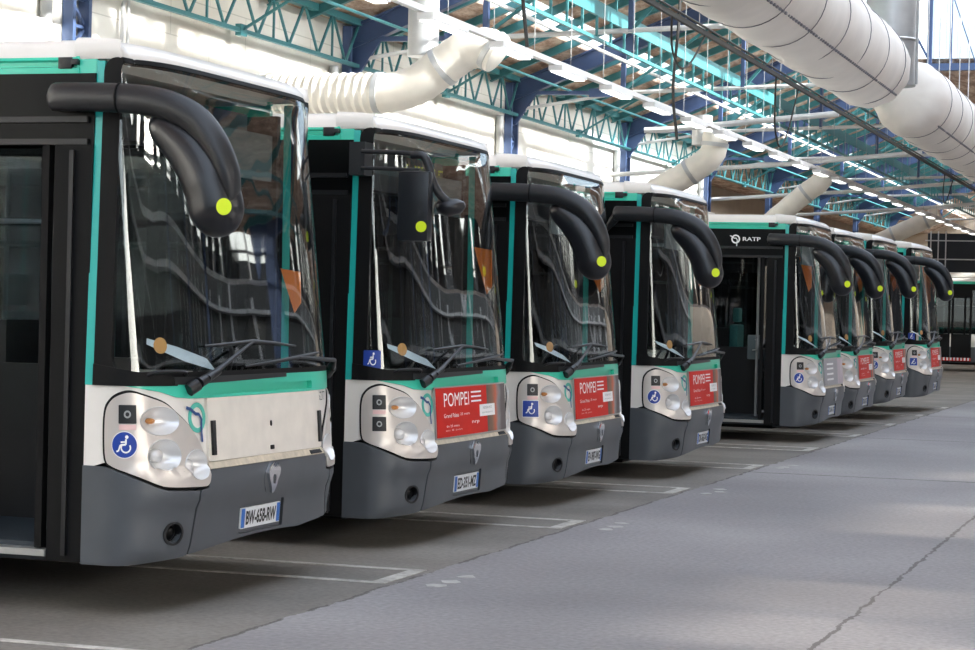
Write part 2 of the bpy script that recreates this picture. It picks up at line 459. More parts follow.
    low = [(SP, .755), (s_of_x(-.36), .80), (s_of_x(-.362), 1.05), (s_of_x(-.28), 1.115), (s_of_x(-.20), 1.125), (s_of_y(-1.06), 1.088), (s_of_y(-.95), .99), (s_of_y(-.865), .905), (s_of_y(-.80), .83), (s_of_y(-.77), .755)]
    patch(K('fp'), 'front_panel', WHITE, b, low+[(-a, c) for a, c in reversed(low)]+[(-SP, 1.19), (SP, 1.19)], fph, off=-.004, th=.03, step=.06)
    # --- windscreen -------------------------------------------------------
    sE = abs(s_of_x(-.455)); gE = abs(s_of_x(-.355))
    patch(K('wf'), 'windscreen_frame', RUBBER, b, rrect(-sE, sE, 1.225, 2.882, .07), [rrect(-gE, gE, 1.262, 2.858, .08)], off=.006, th=.035, step=.06)
    patch(K('ws'), 'windscreen', GLASS, b, rrect(-gE-.01, gE+.01, 1.252, 2.868, .09), off=.001, th=.005, step=.07)
    patch(K('wl'), 'pillar_cover', RUBBER, b, [(-sE, 1.19), (s_of_y(-1.0), 1.19), (s_of_y(-1.0), 1.228), (-sE, 1.3)], off=.014, th=.03, step=.03)
    patch(K('cowl'), 'wiper_cowl', BLACKP, b, [(s_of_y(-1.02), 1.195), (.27, 1.212), (.27, 1.236), (s_of_y(-1.02), 1.236)], off=.016, th=.02, step=.05)
    # --- teal band with the long grip recess -------------------------------
    def teal(g):
        h_ = [(s_of_x(-.30), 1.195), (s_of_x(-.21), 1.182), (s_of_y(-1.10), 1.160), (s_of_y(-1.004), 1.130), (s_of_y(-.90), 1.122)]; t = h_+[(-a, c) for a, c in reversed(h_)]+[(-s_of_x(-.30), 1.232), (s_of_x(-.30), 1.232)]
        patchG(g, t, [rrect(-.69, .66, 1.137, 1.182, .012)], .007, .035, .06)
        patchG(g, rrect(-.73, .73, 1.11, 1.20), (), -.024, .006, .08)
    part(K('teal'), 'front_band', TEAL, b, teal)
    # --- front hatch and ledge ------------------------------------------------
    patch(K('hatch'), 'front_hatch', PANELW, b, rrect(-.755, .765, .785, 1.120, .012), off=.012, th=.02, step=.07)
    patch(K('ledge'), 'hatch_ledge', DIRTY, b, [(-.775, .742), (.775, .742), (.77, .782), (-.77, .782)], off=.012, th=.03, step=.08)
    def slot(g):
        patchG(g, rrect(.55, .73, .745, .775, .004), (), .016, .006, .05)
    part(K('slot'), 'hatch_slot', RUBBER, b, slot)
    if not o.get('ad'):
        def bars(g, ss): patchG(g, rrect(ss-.022, ss+.012, .815, 1.0, .003), (), .026, .014, .05)
        part(K('barL'), 'hatch_bracket', BLACKP, b, lambda g: bars(g, -.705), ang=30)
        part(K('barR'), 'hatch_bracket', BLACKP, b, lambda g: bars(g, .735), ang=30)
        part(K('lock'), 'hatch_lock', RUBBER, b, lambda g: (patchG(g, ell(.03, .955, .010, .016), (), .016, .006), patchG(g, rrect(.01, .055, .808, .832, .006), (), .018, .006)))
        txt(K('num'), 'fleet_number', INK, b, '5277', .052, s_of_y(.83), 1.085, .013-.006, width=.13)
    # --- badge of the operator: teal ring and blue face line ---------------------
    def ring(g):
        patchG(g, ell(s_of_y(-.838), 1.02, .080, .080), [ell(s_of_y(-.838), 1.02, .055, .055)], .001, .003, .03)
    def face(g):
        pts = [(-.10, .055), (-.06, .045), (-.02, .02), (.01, .018), (.035, -.01), (.03, -.05), (.033, -.13)]
        strip(g, pts, .009, lambda u, v: PS(s_of_y(-.838)+u, 1.02+v, .004))
    rg = part(K('ring'), 'operator_badge', LOGOT, b, ring)
    part(K('face'), 'badge_line', LOGOB, rg, face, smooth=False)
    # --- headlight clusters --------------------------------------------------------
    for sd in (-1, 1):
        hl = [ell(sd*abs(a), zz, rs, rz) for a, zz, rs, rz in LA]
        patch(K('seal%d' % sd), 'cluster_seal', RUBBER, b, cl_poly(sd, .012), hl, off=.004, th=.012, step=.05)
        c = patch(K('cl%d' % sd), 'headlight_cluster', SILVER, b, cl_poly(sd), hl, off=.014, th=.012, step=.05)
        for n_, (aa, zz, rs, rz) in enumerate(LA):
            s0 = sd*abs(aa)
            def bowl(g, s0=s0, zz=zz, rs=rs, rz=rz, n_=n_):
                N = 28; rows = [(1.0, .016), (.97, .020), (.93, .012), (.8, -.018), (.6, -.040), (.35, -.055), (.12, -.06)]
                vs = [PS(s0+rs*q*math.cos(2*PI*k/N)+(-.25*rs*(1-q)), zz+rz*q*math.sin(2*PI*k/N), off) for q, off in rows for k in range(N)]
                fs = [(r*N+k, r*N+(k+1) % N, (r+1)*N+(k+1) % N, (r+1)*N+k) for r in range(len(rows)-1) for k in range(N)]+[tuple((len(rows)-1)*N+k for k in range(N))]
                g.add(vs, fs)
            part(K('bowl%d%d' % (sd, n_)), 'headlight', BOWL, c, bowl, ang=60)
            def bulb(g, s0=s0, zz=zz, rs=rs, rz=rz, n_=n_):
                N = 16; rr_ = .42 if n_ else .20
                rows = [(rr_, -.045), (rr_, -.025), (rr_*.8, -.012), (rr_*.4, -.004), (.02, 0)]
                vs = [PS(s0-.30*rs+rs*q*math.cos(2*PI*k/N), zz+rz*q*math.sin(2*PI*k/N), off) for q, off in rows for k in range(N)]
                fs = [(r*N+k, r*N+(k+1) % N, (r+1)*N+(k+1) % N, (r+1)*N+k) for r in range(len(rows)-1) for k in range(N)]
                g.add(vs, fs)
            part(K('bulb%d%d' % (sd, n_)), 'lens', AMBER if n_ == 0 else BOWL, c, bulb, ang=60)
    # stickers on the near cluster
    sq_s = s_of_x(-.245)
    def square(g, zc): patchG(g, rrect(sq_s-.050, sq_s+.050, zc-.048, zc+.048, .004), (), .02, .008, .06)
    def sqdot(g, zc): patchG(g, ell(sq_s, zc, .02), [ell(sq_s, zc, .011)], .0215, .002, .02)
    q = part(K('sq'), 'parking_sensor', BLACKP, b, lambda g: square(g, 1.045)); part(K('sqd'), 'sensor_ring', PIPE, q, lambda g: sqdot(g, 1.045))
    patch(K('pk'), 'pink_label', PINK, b, rrect(sq_s-.048, sq_s+.048, .965, .992, .003), off=.0195, th=.004, step=.05)
    kind = o.get('sticker', 'round')
    zs = .888; ss = s_of_x(-.262)
    if kind == 'double':
        q = part(K('sq2'), 'parking_sensor', BLACKP, b, lambda g: square(g, .90)); part(K('sqd2'), 'sensor_ring', PIPE, q, lambda g: sqdot(g, .90))
    else:
        shp = ell(ss, zs, .068, .066, 32) if kind == 'round' else rrect(ss-.07, ss+.07, zs-.066, zs+.066, .004)
        rim = ell(ss, zs, .073, .071, 32) if kind == 'round' else rrect(ss-.075, ss+.075, zs-.071, zs+.071, .004)
        k_ = patch(K('stw'+kind), 'wheelchair_sticker_rim', STW, b, rim, off=.0165, th=.003, step=.05)
        q = patch(K('st'+kind), 'wheelchair_sticker', BLUE, b, shp, off=.0185, th=.003, step=.05)
        part(K('wc'+kind), 'wheelchair_symbol', STW, q, lambda g: wheelchair(g, ss, zs, .070, .0195), smooth=False)
    if o.get('glass_sticker'):
        s3 = s_of_x(-.30); z3 = 1.33
        q = patch(K('gst'), 'glass_sticker', BLUE, b, rrect(s3-.075, s3+.075, z3-.06, z3+.06, .006), off=.012, th=.004, step=.05)
        part(K('gwc'), 'wheelchair_symbol', STW, q, lambda g: wheelchair(g, s3, z3, .065, .0130), smooth=False)
    # --- bumper: two corners and a middle piece -------------------------------------
    def top_corner(): return [(s_of_y(-.88), .642), (s_of_y(-1.10), .652), (s_of_y(-1.15), .670), (s_of_y(-1.195), .698), (s_of_x(-.26), .733), (s_of_x(-.34), .763), (s_of_x(-.39), .772), (SP, .774)]
    for sd in (-1, 1):
        jt = s_of_y(-.88)
        poly = lo_edge(SP, s_of_y(-.915))+[(jt-.004, .5), (jt, .640)]+top_corner()[1:]
        if sd > 0:
            poly = [(-a, c) for a, c in top_corner()[::-1]]+[(-jt+.004, .5)]+lo_edge(-s_of_y(-.915), -SP)
        fh = ell(sd*abs(s_of_y(-1.03)), .428, .052, .050)
        bc = patch(K('bc%d' % sd), 'bumper_corner', GREY, b, poly, [fh], off=.008, th=.035, step=.045)
        def fog(g, sd=sd):
            s0 = sd*abs(s_of_y(-1.03)); N = 24
            rows = [(1.0, .009), (.96, -.03), (.0, -.035)]
            vs = [PS(s0+.052*q*math.cos(2*PI*k/N), .424+.050*q*math.sin(2*PI*k/N), off) for q, off in rows for k in range(N)]
            g.add(vs, [(r*N+k, r*N+(k+1) % N, (r+1)*N+(k+1) % N, (r+1)*N+k) for r in range(2) for k in range(N)])
            patchG(g, ell(s0, .424, .066, .062), [ell(s0, .424, .052, .050)], .014, .010, .05)
        part(K('fog%d' % sd), 'fog_lamp', BLACKP, bc, fog, ang=50)
        def fogl(g, sd=sd):
            s0 = sd*abs(s_of_y(-1.03)); N = 20
            rows = [(1, -.028), (.8, -.018), (.4, -.012), (.02, -.01)]
            vs = [PS(s0+.042*q*math.cos(2*PI*k/N), .424+.040*q*math.sin(2*PI*k/N), off) for q, off in rows for k in range(N)]
            g.add(vs, [(r*N+k, r*N+(k+1) % N, (r+1)*N+(k+1) % N, (r+1)*N+k) for r in range(3) for k in range(N)])
        part(K('fogl%d' % sd), 'fog_lens', GLOSSB, bc, fogl, ang=60)
    jt = s_of_y(-.865)
    mid = lo_edge(s_of_y(-.902), -s_of_y(-.902))+[(-jt+.004, .5), (-jt, .640), (.795, .650), (.782, .722), (.76, .745), (-.76, .745), (-.782, .722), (-.795, .650), (jt, .640), (jt-.004, .5)]
    bm_ = patch(K('bm'), 'bumper', GREY, b, mid, [rrect(-.375, .215, .365, .525, .012)], off=.008, th=.035, step=.045)
    def precess(g):
        o1 = rrect(-.375, .215, .365, .525, .012)
        patchG(g, o1, (), -.008, .01, .06)
        g.add([PS(a, c, .008) for a, c in o1]+[PS(a, c, -.008) for a, c in o1], [(k, (k+1) % len(o1), len(o1)+(k+1) % len(o1), len(o1)+k) for k in range(len(o1))])
    part(K('prec'), 'plate_recess', GREY, bm_, precess)
    part(K('bbk'), 'bumper_lining', RUBBER, b, lambda g: patchG(g, lo_edge(SP+.02, -SP-.02)+[(-SP-.02, .60), (SP+.02, .60)], (), -.03, .02, .09))
    pl = patch(K('plate'), 'number_plate', PLW, b, rrect(-.34, .18, .388, .502, .006), off=.004, th=.010, step=.06)
    part(K('plb'), 'plate_band', PLB, pl, lambda g: patchG(g, rrect(-.336, -.292, .392, .498, .003), (), .0055, .002, .05))
    part(K('plb2'), 'plate_band', PLB, pl, lambda g: patchG(g, rrect(.136, .176, .392, .498, .003), (), .0055, .002, .05))
    txt(K('pt'+o['plate']), 'plate_text', INK, pl, o['plate'], .080, -.078, .445, .0062, width=.40, bold=.03)
    # --- maker's oval badge ------------------------------------------------------
    em = part(K('emr'), 'badge_recess', GREY, bm_, lambda g: patchG(g, ell(-.01, .652, .112, .090), (), .0095, .004, .04))
    def horse(g):
        N = 16
        outl = [(-.006, -.082), (-.024, -.04), (-.036, .0), (-.042, .035), (-.030, .065), (-.004, .084), (.022, .078), (.036, .05), (.034, .02), (.022, -.008), (.014, -.04), (.004, -.075)]
        hole = [(-.012, -.03), (-.016, .005), (-.010, .022), (.006, .018), (.008, -.01), (.002, -.035)]
        patchG(g, [(-.01+a*2.0, .652+c*.95) for a, c in outl], [[(-.01+a*2.0, .652+c*.95) for a, c in hole]], .026, .018, .02)
    part(K('em'), 'maker_badge', CHROME, bm_, horse, ang=30)
    # --- advert panel ----------------------------------------------------------------
    if o.get('ad') in ('red', 'grey'):
        a0, a1, z0, z1 = -.755, .755, .79, 1.128
        red = o['ad'] == 'red'
        p = patch(K('adf'), 'advert_frame', ALU, b, rrect(a0-.012, a1+.012, z0-.012, z1+.010, .004), off=.022, th=.012, step=.08)
        if red:
            p2 = patch(K('adr'), 'advert_poster', RED, b, rrect(a0, .30, z0, z1), off=.026, th=.006, step=.08)
            am = MATS.get('ad_photo') or ad_photo()
            p3 = patch(K('adp'), 'advert_photo', am, b, rrect(.30, a1, z0, z1), off=.026, th=.006, step=.08)
            patch(K('adl'), 'advert_label', STW, b, rotp(rrect(.13, .47, .905, .99), 0), off=.029, th=.003, step=.08)
            for t_, sz, sc, zc, wd, mm in (('POMPEI', .095, -.36, 1.045, .52, STW), ('-----', .01, .06, 1.085, .22, STW), ('-----', .01, .06, 1.053, .22, STW), ('-----', .01, .06, 1.02, .22, STW),
                                           ('Grand Palais', .028, -.48, .935, .30, STW), ('25 mars', .018, -.20, .938, .20, STW), ('du 25 mars', .016, -.46, .862, .26, STW), ('au 8 juin', .016, -.44, .832, .34, PINK),
                                           ('nrp', .024, .03, .868, .16, STW)):
                if t_ == '-----':
                    part(K('adline%.3f' % zc), 'advert_line', mm, p2, lambda g: patchG(g, rrect(sc-.11, sc+.11, zc-.006, zc+.006), (), .0275, .001, .08))
                else:
                    txt(K('adt'+t_), 'advert_text', mm, p2, t_, sz, sc, zc, .0272, width=wd)
            txt(K('adl1'), 'label_text', PIPE, p2, 'RESERVEZ', .018, .30, .965, .0296, width=.2)
            txt(K('adl2'), 'label_text', PIPE, p2, 'grandpalais.fr', .016, .30, .93, .0296, width=.24)
        else:
            p2 = patch(K('adg'), 'advert_poster', mat('ad_grey', '#a9a7ad', .4, noise=.15, nscale=5), b, rrect(a0, .25, z0, z1), off=.026, th=.006, step=.08)
            patch(K('adg2'), 'advert_photo', mat('ad_pale', '#cfc0c8', .4, noise=.2, nscale=6), b, rrect(.25, a1, z0, z1), off=.026, th=.006, step=.08)
            for zc in (1.06, 1.0, .93, .86): part(K('adgl%.2f' % zc), 'advert_line', STW, p2, lambda g: patchG(g, rrect(-.6, -.1, zc-.012, zc+.012), (), .0275, .001, .1))
    # --- wipers --------------------------------------------------------------------------
    def wip1(g):
        a = [PS(s_of_y(-.88), 1.20, .05), PS(s_of_y(-.82), 1.225, .065), PS(s_of_y(-.50), 1.33, .05), PS(s_of_y(-.20), 1.415, .035)]
        g.tube([PS(s_of_y(-.94), 1.165, .03), PS(s_of_y(-.89), 1.195, .05)], .034, 12); g.tube([PS(s_of_y(-.88), 1.20, .05), PS(s_of_y(-.70), 1.26, .06)], [.030, .020], 10)
        g.tube(a[1:], [.018, .011, .009], 8)
        g.tube([PS(-.76, 1.395, .018), PS(-.45, 1.405, .026), PS(-.20, 1.415, .03), PS(.1, 1.405, .026), PS(.42, 1.385, .018)], [.006, .010, .013, .010, .006], 8)
    def wip2(g):
        g.tube([PS(s_of_y(1.17), 1.20, .03), PS(s_of_y(1.12), 1.245, .05)], .032, 12)
        g.tube([PS(s_of_y(1.14), 1.24, .05), PS(s_of_y(1.0), 1.29, .06), PS(s_of_y(.42), 1.318, .035)], [.030, .014, .010], 8)
        g.tube([PS(-.29, 1.28, .018), PS(.1, 1.30, .026), PS(.42, 1.318, .03), PS(.78, 1.345, .02)], [.006, .010, .013, .006], 8)
    part(K('w1'), 'windscreen_wiper', BLACKP, b, wip1, ang=50); part(K('w2'), 'windscreen_wiper', BLACKP, b, wip2, ang=50)
    part(K('grab'), 'cowl_handle', BLACKP, b, lambda g: g.tube(bez([PS(s_of_y(-1.16), 1.245, .01), PS(s_of_y(-1.12), 1.262, .05), PS(s_of_y(-1.0), 1.262, .055), PS(s_of_y(-.93), 1.245, .01)], 5), .009, 8))
    # --- mirrors ----------------------------------------------------------------------------
    if o.get('mirror', 'arm') == 'arm':
        def arm(g):
            pth = bez([(-.67, -1.30, 2.665), (-.64, -1.335, 2.668), (-.28, -1.36, 2.655), (-.04, -1.37, 2.625), (.14, -1.37, 2.550), (.25, -1.37, 2.44), (.315, -1.36, 2.32), (.345, -1.34, 2.20), (.345, -1.33, 2.12)], 6)
            n = len(pth); rz_ = [interp(k/(n-1), [0, .06, .45, .6, .8, 1], [.05, .074, .078, .072, .058, .02]) for k in range(n)]
            ry = [interp(k/(n-1), [0, .06, .5, .8, 1], [.03, .045, .07, .085, .07]) for k in range(n)]
            g.tube(pth, rz_, 14, ry)
            g.box(-.70, -.60, -1.32, -1.17, 2.60, 2.74)
        a_ = part(K('arm'), 'mirror_arm', MIRA, b, arm, ang=50)
        def head(g):
            raw = bez([(-.12, -1.33, 2.545), (.0, -1.33, 2.47), (.12, -1.33, 2.37), (.205, -1.33, 2.25), (.25, -1.33, 2.13), (.262, -1.33, 2.04), (.262, -1.33, 1.955)], 12)
            L_ = [0]
            for a_, c_ in zip(raw, raw[1:]): L_.append(L_[-1]+(c_-a_).length)
            pth = []; rs = []; ry = []; N_ = 44
            for k in range(N_+1):
                t_ = .5-.5*math.cos(PI*k/N_); q_ = t_*L_[-1]; m_ = max(i_ for i_ in range(len(L_)) if L_[i_] <= q_+1e-9); m_ = min(m_, len(raw)-2)
                pth.append(raw[m_].lerp(raw[m_+1], (q_-L_[m_])/max(1e-6, L_[m_+1]-L_[m_])))
                e = math.sqrt(max(.0003, 1-((t_-.80)/.2)**2)) if t_ > .80 else 1
                if t_ < .12: e *= math.sqrt(max(.01, 1-((.12-t_)/.12)**2))
                rs.append(interp(t_, [0, .15, .35, .6, .85, 1], [.06, .092, .122, .142, .145, .14])*e); ry.append(interp(t_, [0, .3, .6, .85, 1], [.06, .09, .115, .118, .11])*e)
            g.tube(pth, rs, 20, ry)
        h_ = part(K('head'), 'mirror_housing', MIRB, b, head, ang=60)
        part(K('dot'), 'yellow_dot', YEL, h_, lambda g: g.disc((.345, -1.428, 2.105), .042, (.42, -.9, .05), .010, 24, .038))
    else:
        def arm(g):
            g.box(-.47, -.36, -1.36, -1.20, 2.555, 2.775)
            g.tube(bez([(-.38, -1.36, 2.71), (-.1, -1.38, 2.70), (.04, -1.38, 2.69)], 4), .016, 8)
            g.tube(bez([(-.38, -1.36, 2.60), (-.1, -1.38, 2.59), (.04, -1.38, 2.585)], 4), .013, 8)
            g.tube(bez([(-.02, -1.38, 2.685), (.06, -1.38, 2.68), (.10, -1.38, 2.615), (.13, -1.38, 2.515), (.17, -1.36, 2.435), (.22, -1.34, 2.385)], 5), .028, 10)
        part(K('arm2'), 'mirror_arm', MIRA, b, arm, ang=50)
        def head(g): g.box(-.07, .15, -1.50, -1.40, 2.115, 2.575)
        MZ = .055
        h_ = part(K('head2'), 'mirror_housing', MIRB, b, head, bevel=.035)
        part(K('head3'), 'mirror_housing', MIRB, b, lambda g: g.tube(bez([(.15, -1.30, 2.32), (.20, -1.3, 2.30), (.28, -1.30, 2.29), (.34, -1.30, 2.31)], 4), [.03]+[.055]*11+[.03], 14, .06) if False else g.tube([(.13, -1.3, 2.355), (.16, -1.3, 2.355), (.22, -1.3, 2.345), (.29, -1.3, 2.355), (.33, -1.3, 2.365)], [.02, .05, .06, .05, .02], 16, [.02, .07, .09, .07, .02]), ang=60)
        part(K('dot2'), 'yellow_dot', YEL, h_, lambda g: g.disc((.105, -1.503, 2.21), .036, (.1, -1, 0), .006))
    part(K('joint'), 'arm_joint', RUBBER, b, lambda g: g.tube([(-.285, -1.36, 2.655), (-.278, -1.36, 2.655)], .0795, 16, .0655), ang=50) if o.get('mirror', 'arm') == 'arm' else None
    if i in (2, 3):
        part(K('mount'), 'mirror_mount', MIRA, b, lambda g: g.tube([(-.66, -1.30, 2.66), (-.72, -1.28, 2.60), (-.80, -1.25, 2.50)], [.05, .045, .02], 10), ang=50)
    if o.get('arm_near', 1):
        xa, xb, za, zb = o.get('orange', (-.44, -.28, 1.95, 2.5))
        part(K('hv%.2f%.2f' % (xa, za)), 'orange_streak_panel', ORG, b, lambda g: g.prism([(xa, zb), (xb, za), (xb+.04, za+.06), (xb+.03, zb-.02)], 1.10, 1.112, axis=1), smooth=False)  # added panel for the orange streak in each windscreen, placed per bus
    # --- door side ------------------------------------------------------------------------------
    def header(g):
        g.box(-1.98, -.50, -1.222, -1.19, 2.43, 2.80)
    hd = part(K('hdr'), 'door_header', GLOSSB, b, header, smooth=False)
    part(K('hdr2'), 'header_lip', BLACKP, hd, lambda g: (g.box(-1.98, -.53, -1.245, -1.20, 2.545, 2.575), g.box(-1.98, -.53, -1.24, -1.20, 2.43, 2.46)), smooth=False)
    if o.get('logo'):
        fn = lambda u, v, off=0: Vector((u, -1.227-off, v))
        part(K('lgr'), 'operator_logo', STW, hd, lambda g: patchG(g, ell(-1.145, 2.665, .058), [ell(-1.145, 2.665, .040)], .003, .003, .02, fn=fn))
        def fc(g):
            pts = [(-.075, .045), (-.045, .03), (-.02, .012), (.005, .012), (.022, -.01), (.016, -.05), (.016, -.09)]
            strip(g, pts, .006, lambda u, v: fn(-1.145+u, 2.665+v, .004))
        part(K('lgf'), 'logo_line', STW, hd, fc, smooth=False)
        txt(K('lgt'), 'logo_text', STW, hd, 'RATP', .050, -.935, 2.668, .003, width=.235, bold=.02, fn=fn)
    part(K('gutbox'), 'gutter_end', BLACKP, b, lambda g: (g.box(-.72, -.64, -1.225, -1.19, 2.825, 2.885), g.box(-.64, -.60, -1.235, -1.2, 2.845, 2.875)), bevel=.006)
    patch(K('capside'), 'corner_cover', TEAL, b, [(s_of_x(-.62), 2.795), (s_of_x(-.50), 2.795), (s_of_x(-.50), 2.878), (s_of_x(-.62), 2.878)], off=.0, th=.02)
    part(K('jamb'), 'door_post', RUBBER, b, lambda g: g.box(-.72, -.50, -1.235, -1.05, .27, 2.43), smooth=False)
    part(K('jamb2'), 'door_post', RUBBER, b, lambda g: g.box(-2.0, -1.93, -1.24, -1.16, .27, 2.43), smooth=False)
    part(K('jseal'), 'door_seal', BLACKP, b, lambda g: g.box(-.625, -.60, -1.255, -1.235, .30, 2.4), smooth=False)
    part(K('sill'), 'door_sill', ALU, b, lambda g: g.box(-1.93, -.72, -1.25, -.9, .29, .325), smooth=False)
    if near == 'open':
        def leaf(g, xx, y0, y1):
            for za, zb in ((.33, .42), (.80, .86), (2.33, 2.43)): g.box(xx-.02, xx+.02, y0, y1, za, zb)
            g.box(xx-.02, xx+.02, y0, y0+.05, .42, 2.33); g.box(xx-.02, xx+.02, y1-.05, y1, .42, 2.33)
        for kx, xx in enumerate((-.78, -1.88)):
            lf = part(K('leaf%d' % kx), 'door_leaf', RUBBER, b, lambda g: leaf(g, xx, -1.22, -.70), smooth=False)
            part(K('leafg%d' % kx), 'door_pane', GLASSD, lf, lambda g: g.box(xx-.004, xx+.004, -1.17, -.75, .42, 2.33), smooth=False)
            part(K('leafh%d' % kx), 'door_handle', ALU, lf, lambda g: g.tube([(xx-.03, -.80, .95), (xx-.07, -.82, 1.0), (xx-.07, -.82, 1.5), (xx-.03, -.80, 1.55)], .014, 8))
        part(K('tick'), 'ticket_validator', INTG, b, lambda g: g.box(-1.08, -.92, -.62, -.45, 1.10, 1.42), bevel=.02)
        part(K('tickh'), 'validator_handle', ALU, b, lambda g: g.tube(bez([(-.97, -.63, 1.36), (-.93, -.69, 1.36), (-.93, -.69, 1.24), (-1.0, -.66, 1.22)], 4), .010, 8))
        part(K('step'), 'entry_step', INTF, b, lambda g: g.box(-1.93, -.60, -1.15, 0, .325, .35), smooth=False)
    else:
        for kx, (xa, xb) in enumerate(((-1.31, -.72), (-1.93, -1.33))):
            def lf_(g):
                g.box(xa, xb, -1.235, -1.20, .33, .45); g.box(xa, xb, -1.235, -1.20, 2.30, 2.43); g.box(xa, xa+.06, -1.235, -1.20, .45, 2.30); g.box(xb-.06, xb, -1.235, -1.20, .45, 2.30)
            lf = part(K('cleaf%d' % kx), 'door_leaf', RUBBER, b, lf_, smooth=False)
            part(K('cleafg%d' % kx), 'door_pane', GLASSD, lf, lambda g: g.box(xa+.06, xb-.06, -1.222, -1.214, .45, 2.30), smooth=False)
    def mid(g):
        for xa, xb in ((-6.62, -5.98), (-7.30, -6.66)):
            g.box(xa, xb, -1.258, -1.222, .30, .62); g.box(xa, xb, -1.25, -1.205, 2.35, 2.62); g.box(xa, xa+.07, -1.25, -1.212, .62, 2.35); g.box(xb-.07, xb, -1.25, -1.212, .62, 2.35); g.box(xa, xb, -1.252, -1.242, .62, 1.19)
    mdr = part(K('mdoor'), 'middle_door', RUBBER, b, mid, smooth=False)
    part(K('msill'), 'door_step_edge', STW, mdr, lambda g: g.box(-7.30, -5.98, -1.264, -1.258, .33, .43), smooth=False)
    part(K('msillr'), 'door_step_stripe', RED, mdr, lambda g: (g.box(-7.29, -5.99, -1.266, -1.262, .325, .34), [g.box(-7.24+.11*q, -7.19+.11*q, -1.267, -1.262, .33, .43) for q in range(12)]), smooth=False)
    # --- interior ------------------------------------------------------------------------------------
    part(K('floor'), 'bus_floor', INTF, b, lambda g: g.box(-11.85, -.55, -1.16, 1.2, .26, .32), smooth=False)
    part(K('ceil'), 'ceiling_lining', INTG, b, lambda g: (g.box(-11.85, -.60, -1.16, 1.16, 2.62, 2.66)), smooth=False)
    def dash(g):
        n = 24; f = [PS(-1.30+2.60*k/n, 1.20, -.06) for k in range(n+1)]
        vs = []
        for (dx, z_) in ((0, .40), (0, 1.19), (-.10, 1.20), (-.30, 1.12), (-.42, .95), (-.42, .4)):
            for k, p in enumerate(f): vs.append((max(-.95, min(p.x, -.02)+dx), p.y*.97, z_))
        m_ = n+1; fs = [(r*m_+k, r*m_+k+1, (r+1)*m_+k+1, (r+1)*m_+k) for r in range(5) for k in range(n)]
        g.add(vs, fs)
    part(K('dash'), 'dashboard', INTD, b, dash, ang=50)
    part(K('wheel'), 'steering_wheel', BLACKP, b, lambda g: (g.tube([(-.66+.10*math.sin(a)*1, .52+.23*math.cos(a), 1.18+.20*math.sin(a)) for a in [2*PI*k/24 for k in range(25)]], .015, 8), g.tube([(-.66, .52, 1.18), (-.50, .52, .9)], .03, 8), g.bar((-.66, .30, 1.18), (-.66, .74, 1.18), .02)), ang=60)
    part(K('dseat'), 'driver_seat', SEAT, b, lambda g: (g.box(-1.45, -.98, .28, .76, .80, .92), g.box(-1.52, -1.40, .30, .74, .90, 1.55), g.box(-1.50, -1.41, .40, .64, 1.58, 1.78), g.box(-1.30, -1.15, .45, .6, .32, .82)), bevel=.04)
    part(K('cab'), 'driver_partition', BLACKP, b, lambda g: (g.box(-1.75, -1.70, -.05, 1.15, .32, 1.5), g.box(-1.70, -.85, -.08, -.04, .32, 1.25), g.box(-1.05, -.85, -.10, .0, .32, 1.30)), smooth=False)
    part(K('cabg'), 'partition_glass', GLASSC, b, lambda g: g.box(-1.73, -1.72, -.05, 1.15, 1.5, 2.45), smooth=False)
    part(K('disp'), 'destination_display', BLACKP, b, lambda g: g.box(-.74, -.60, -.85, .85, 2.50, 2.78), bevel=.01)
    if o.get('led'):
        def ledf(g):
            rnd = random.Random(3)
            for cx in range(26):
                for cz in range(8):
                    if rnd.random() < .55 and cx % 5 != 4:
                        yy, zz = .02+cx*.034, 2.545+cz*.024
                        g.box(-.597, -.593, yy, yy+.022, zz, zz+.014)
        part(K('led'), 'display_dots', LED, b, ledf, smooth=False)
    part(K('blind'), 'sun_blind', INTG, b, lambda g: g.box(-.52, -.50, .05, 1.0, 2.38, 2.66), smooth=False)
    for k, (xx, yy) in enumerate(((-.95, -.62), (-1.75, -.62), (-2.6, -.45), (-3.6, -.45), (-3.6, .45), (-4.8, -.45), (-6, .45), (-7.2, -.45))):
        po = part(K('pole'), 'handrail_pole', PIPE, b, lambda g: g.tube([(0, 0, .33), (0, 0, 2.62)], .018, 8), ang=60); po.location = (xx, yy, 0)
    for yy in (-.5, .5):
        po = part(K('grabr'), 'handrail', PIPE, b, lambda g: g.tube([(-1.8, 0, 2.1), (-9, 0, 2.1)], .016, 8), ang=60); po.location = (0, yy, 0)
    for k in range(6):
        for yy in (-.85, .85):
            if k == 0 and yy < 0: continue
            st = part(K('seatm'), 'passenger_seat', SEAT, b, lambda g: (g.box(-.2, .2, -.38, .38, .42, .50), g.box(-.26, -.18, -.38, .38, .45, 1.08)), bevel=.03)
            st.location = (-2.9-1.35*k, yy*.94, .30)
    part(K('paper'), 'paper_sheet', PAPER, b, lambda g: g.add([(-.34, -.90, 1.40), (-.20, -.72, 1.31), (-.16, -.42, 1.255), (-.26, -.34, 1.32), (-.30, -.62, 1.385), (-.38, -.82, 1.43)], [(0, 1, 4, 5), (1, 2, 3, 4)]), smooth=False)
    pst = patch(K('o2'), 'round_orange_sticker', mat('sticker_orange', '#cf9a58', .5), b, ell(s_of_y(-1.08), 1.40, .042), off=-.006, th=.002, step=.04)
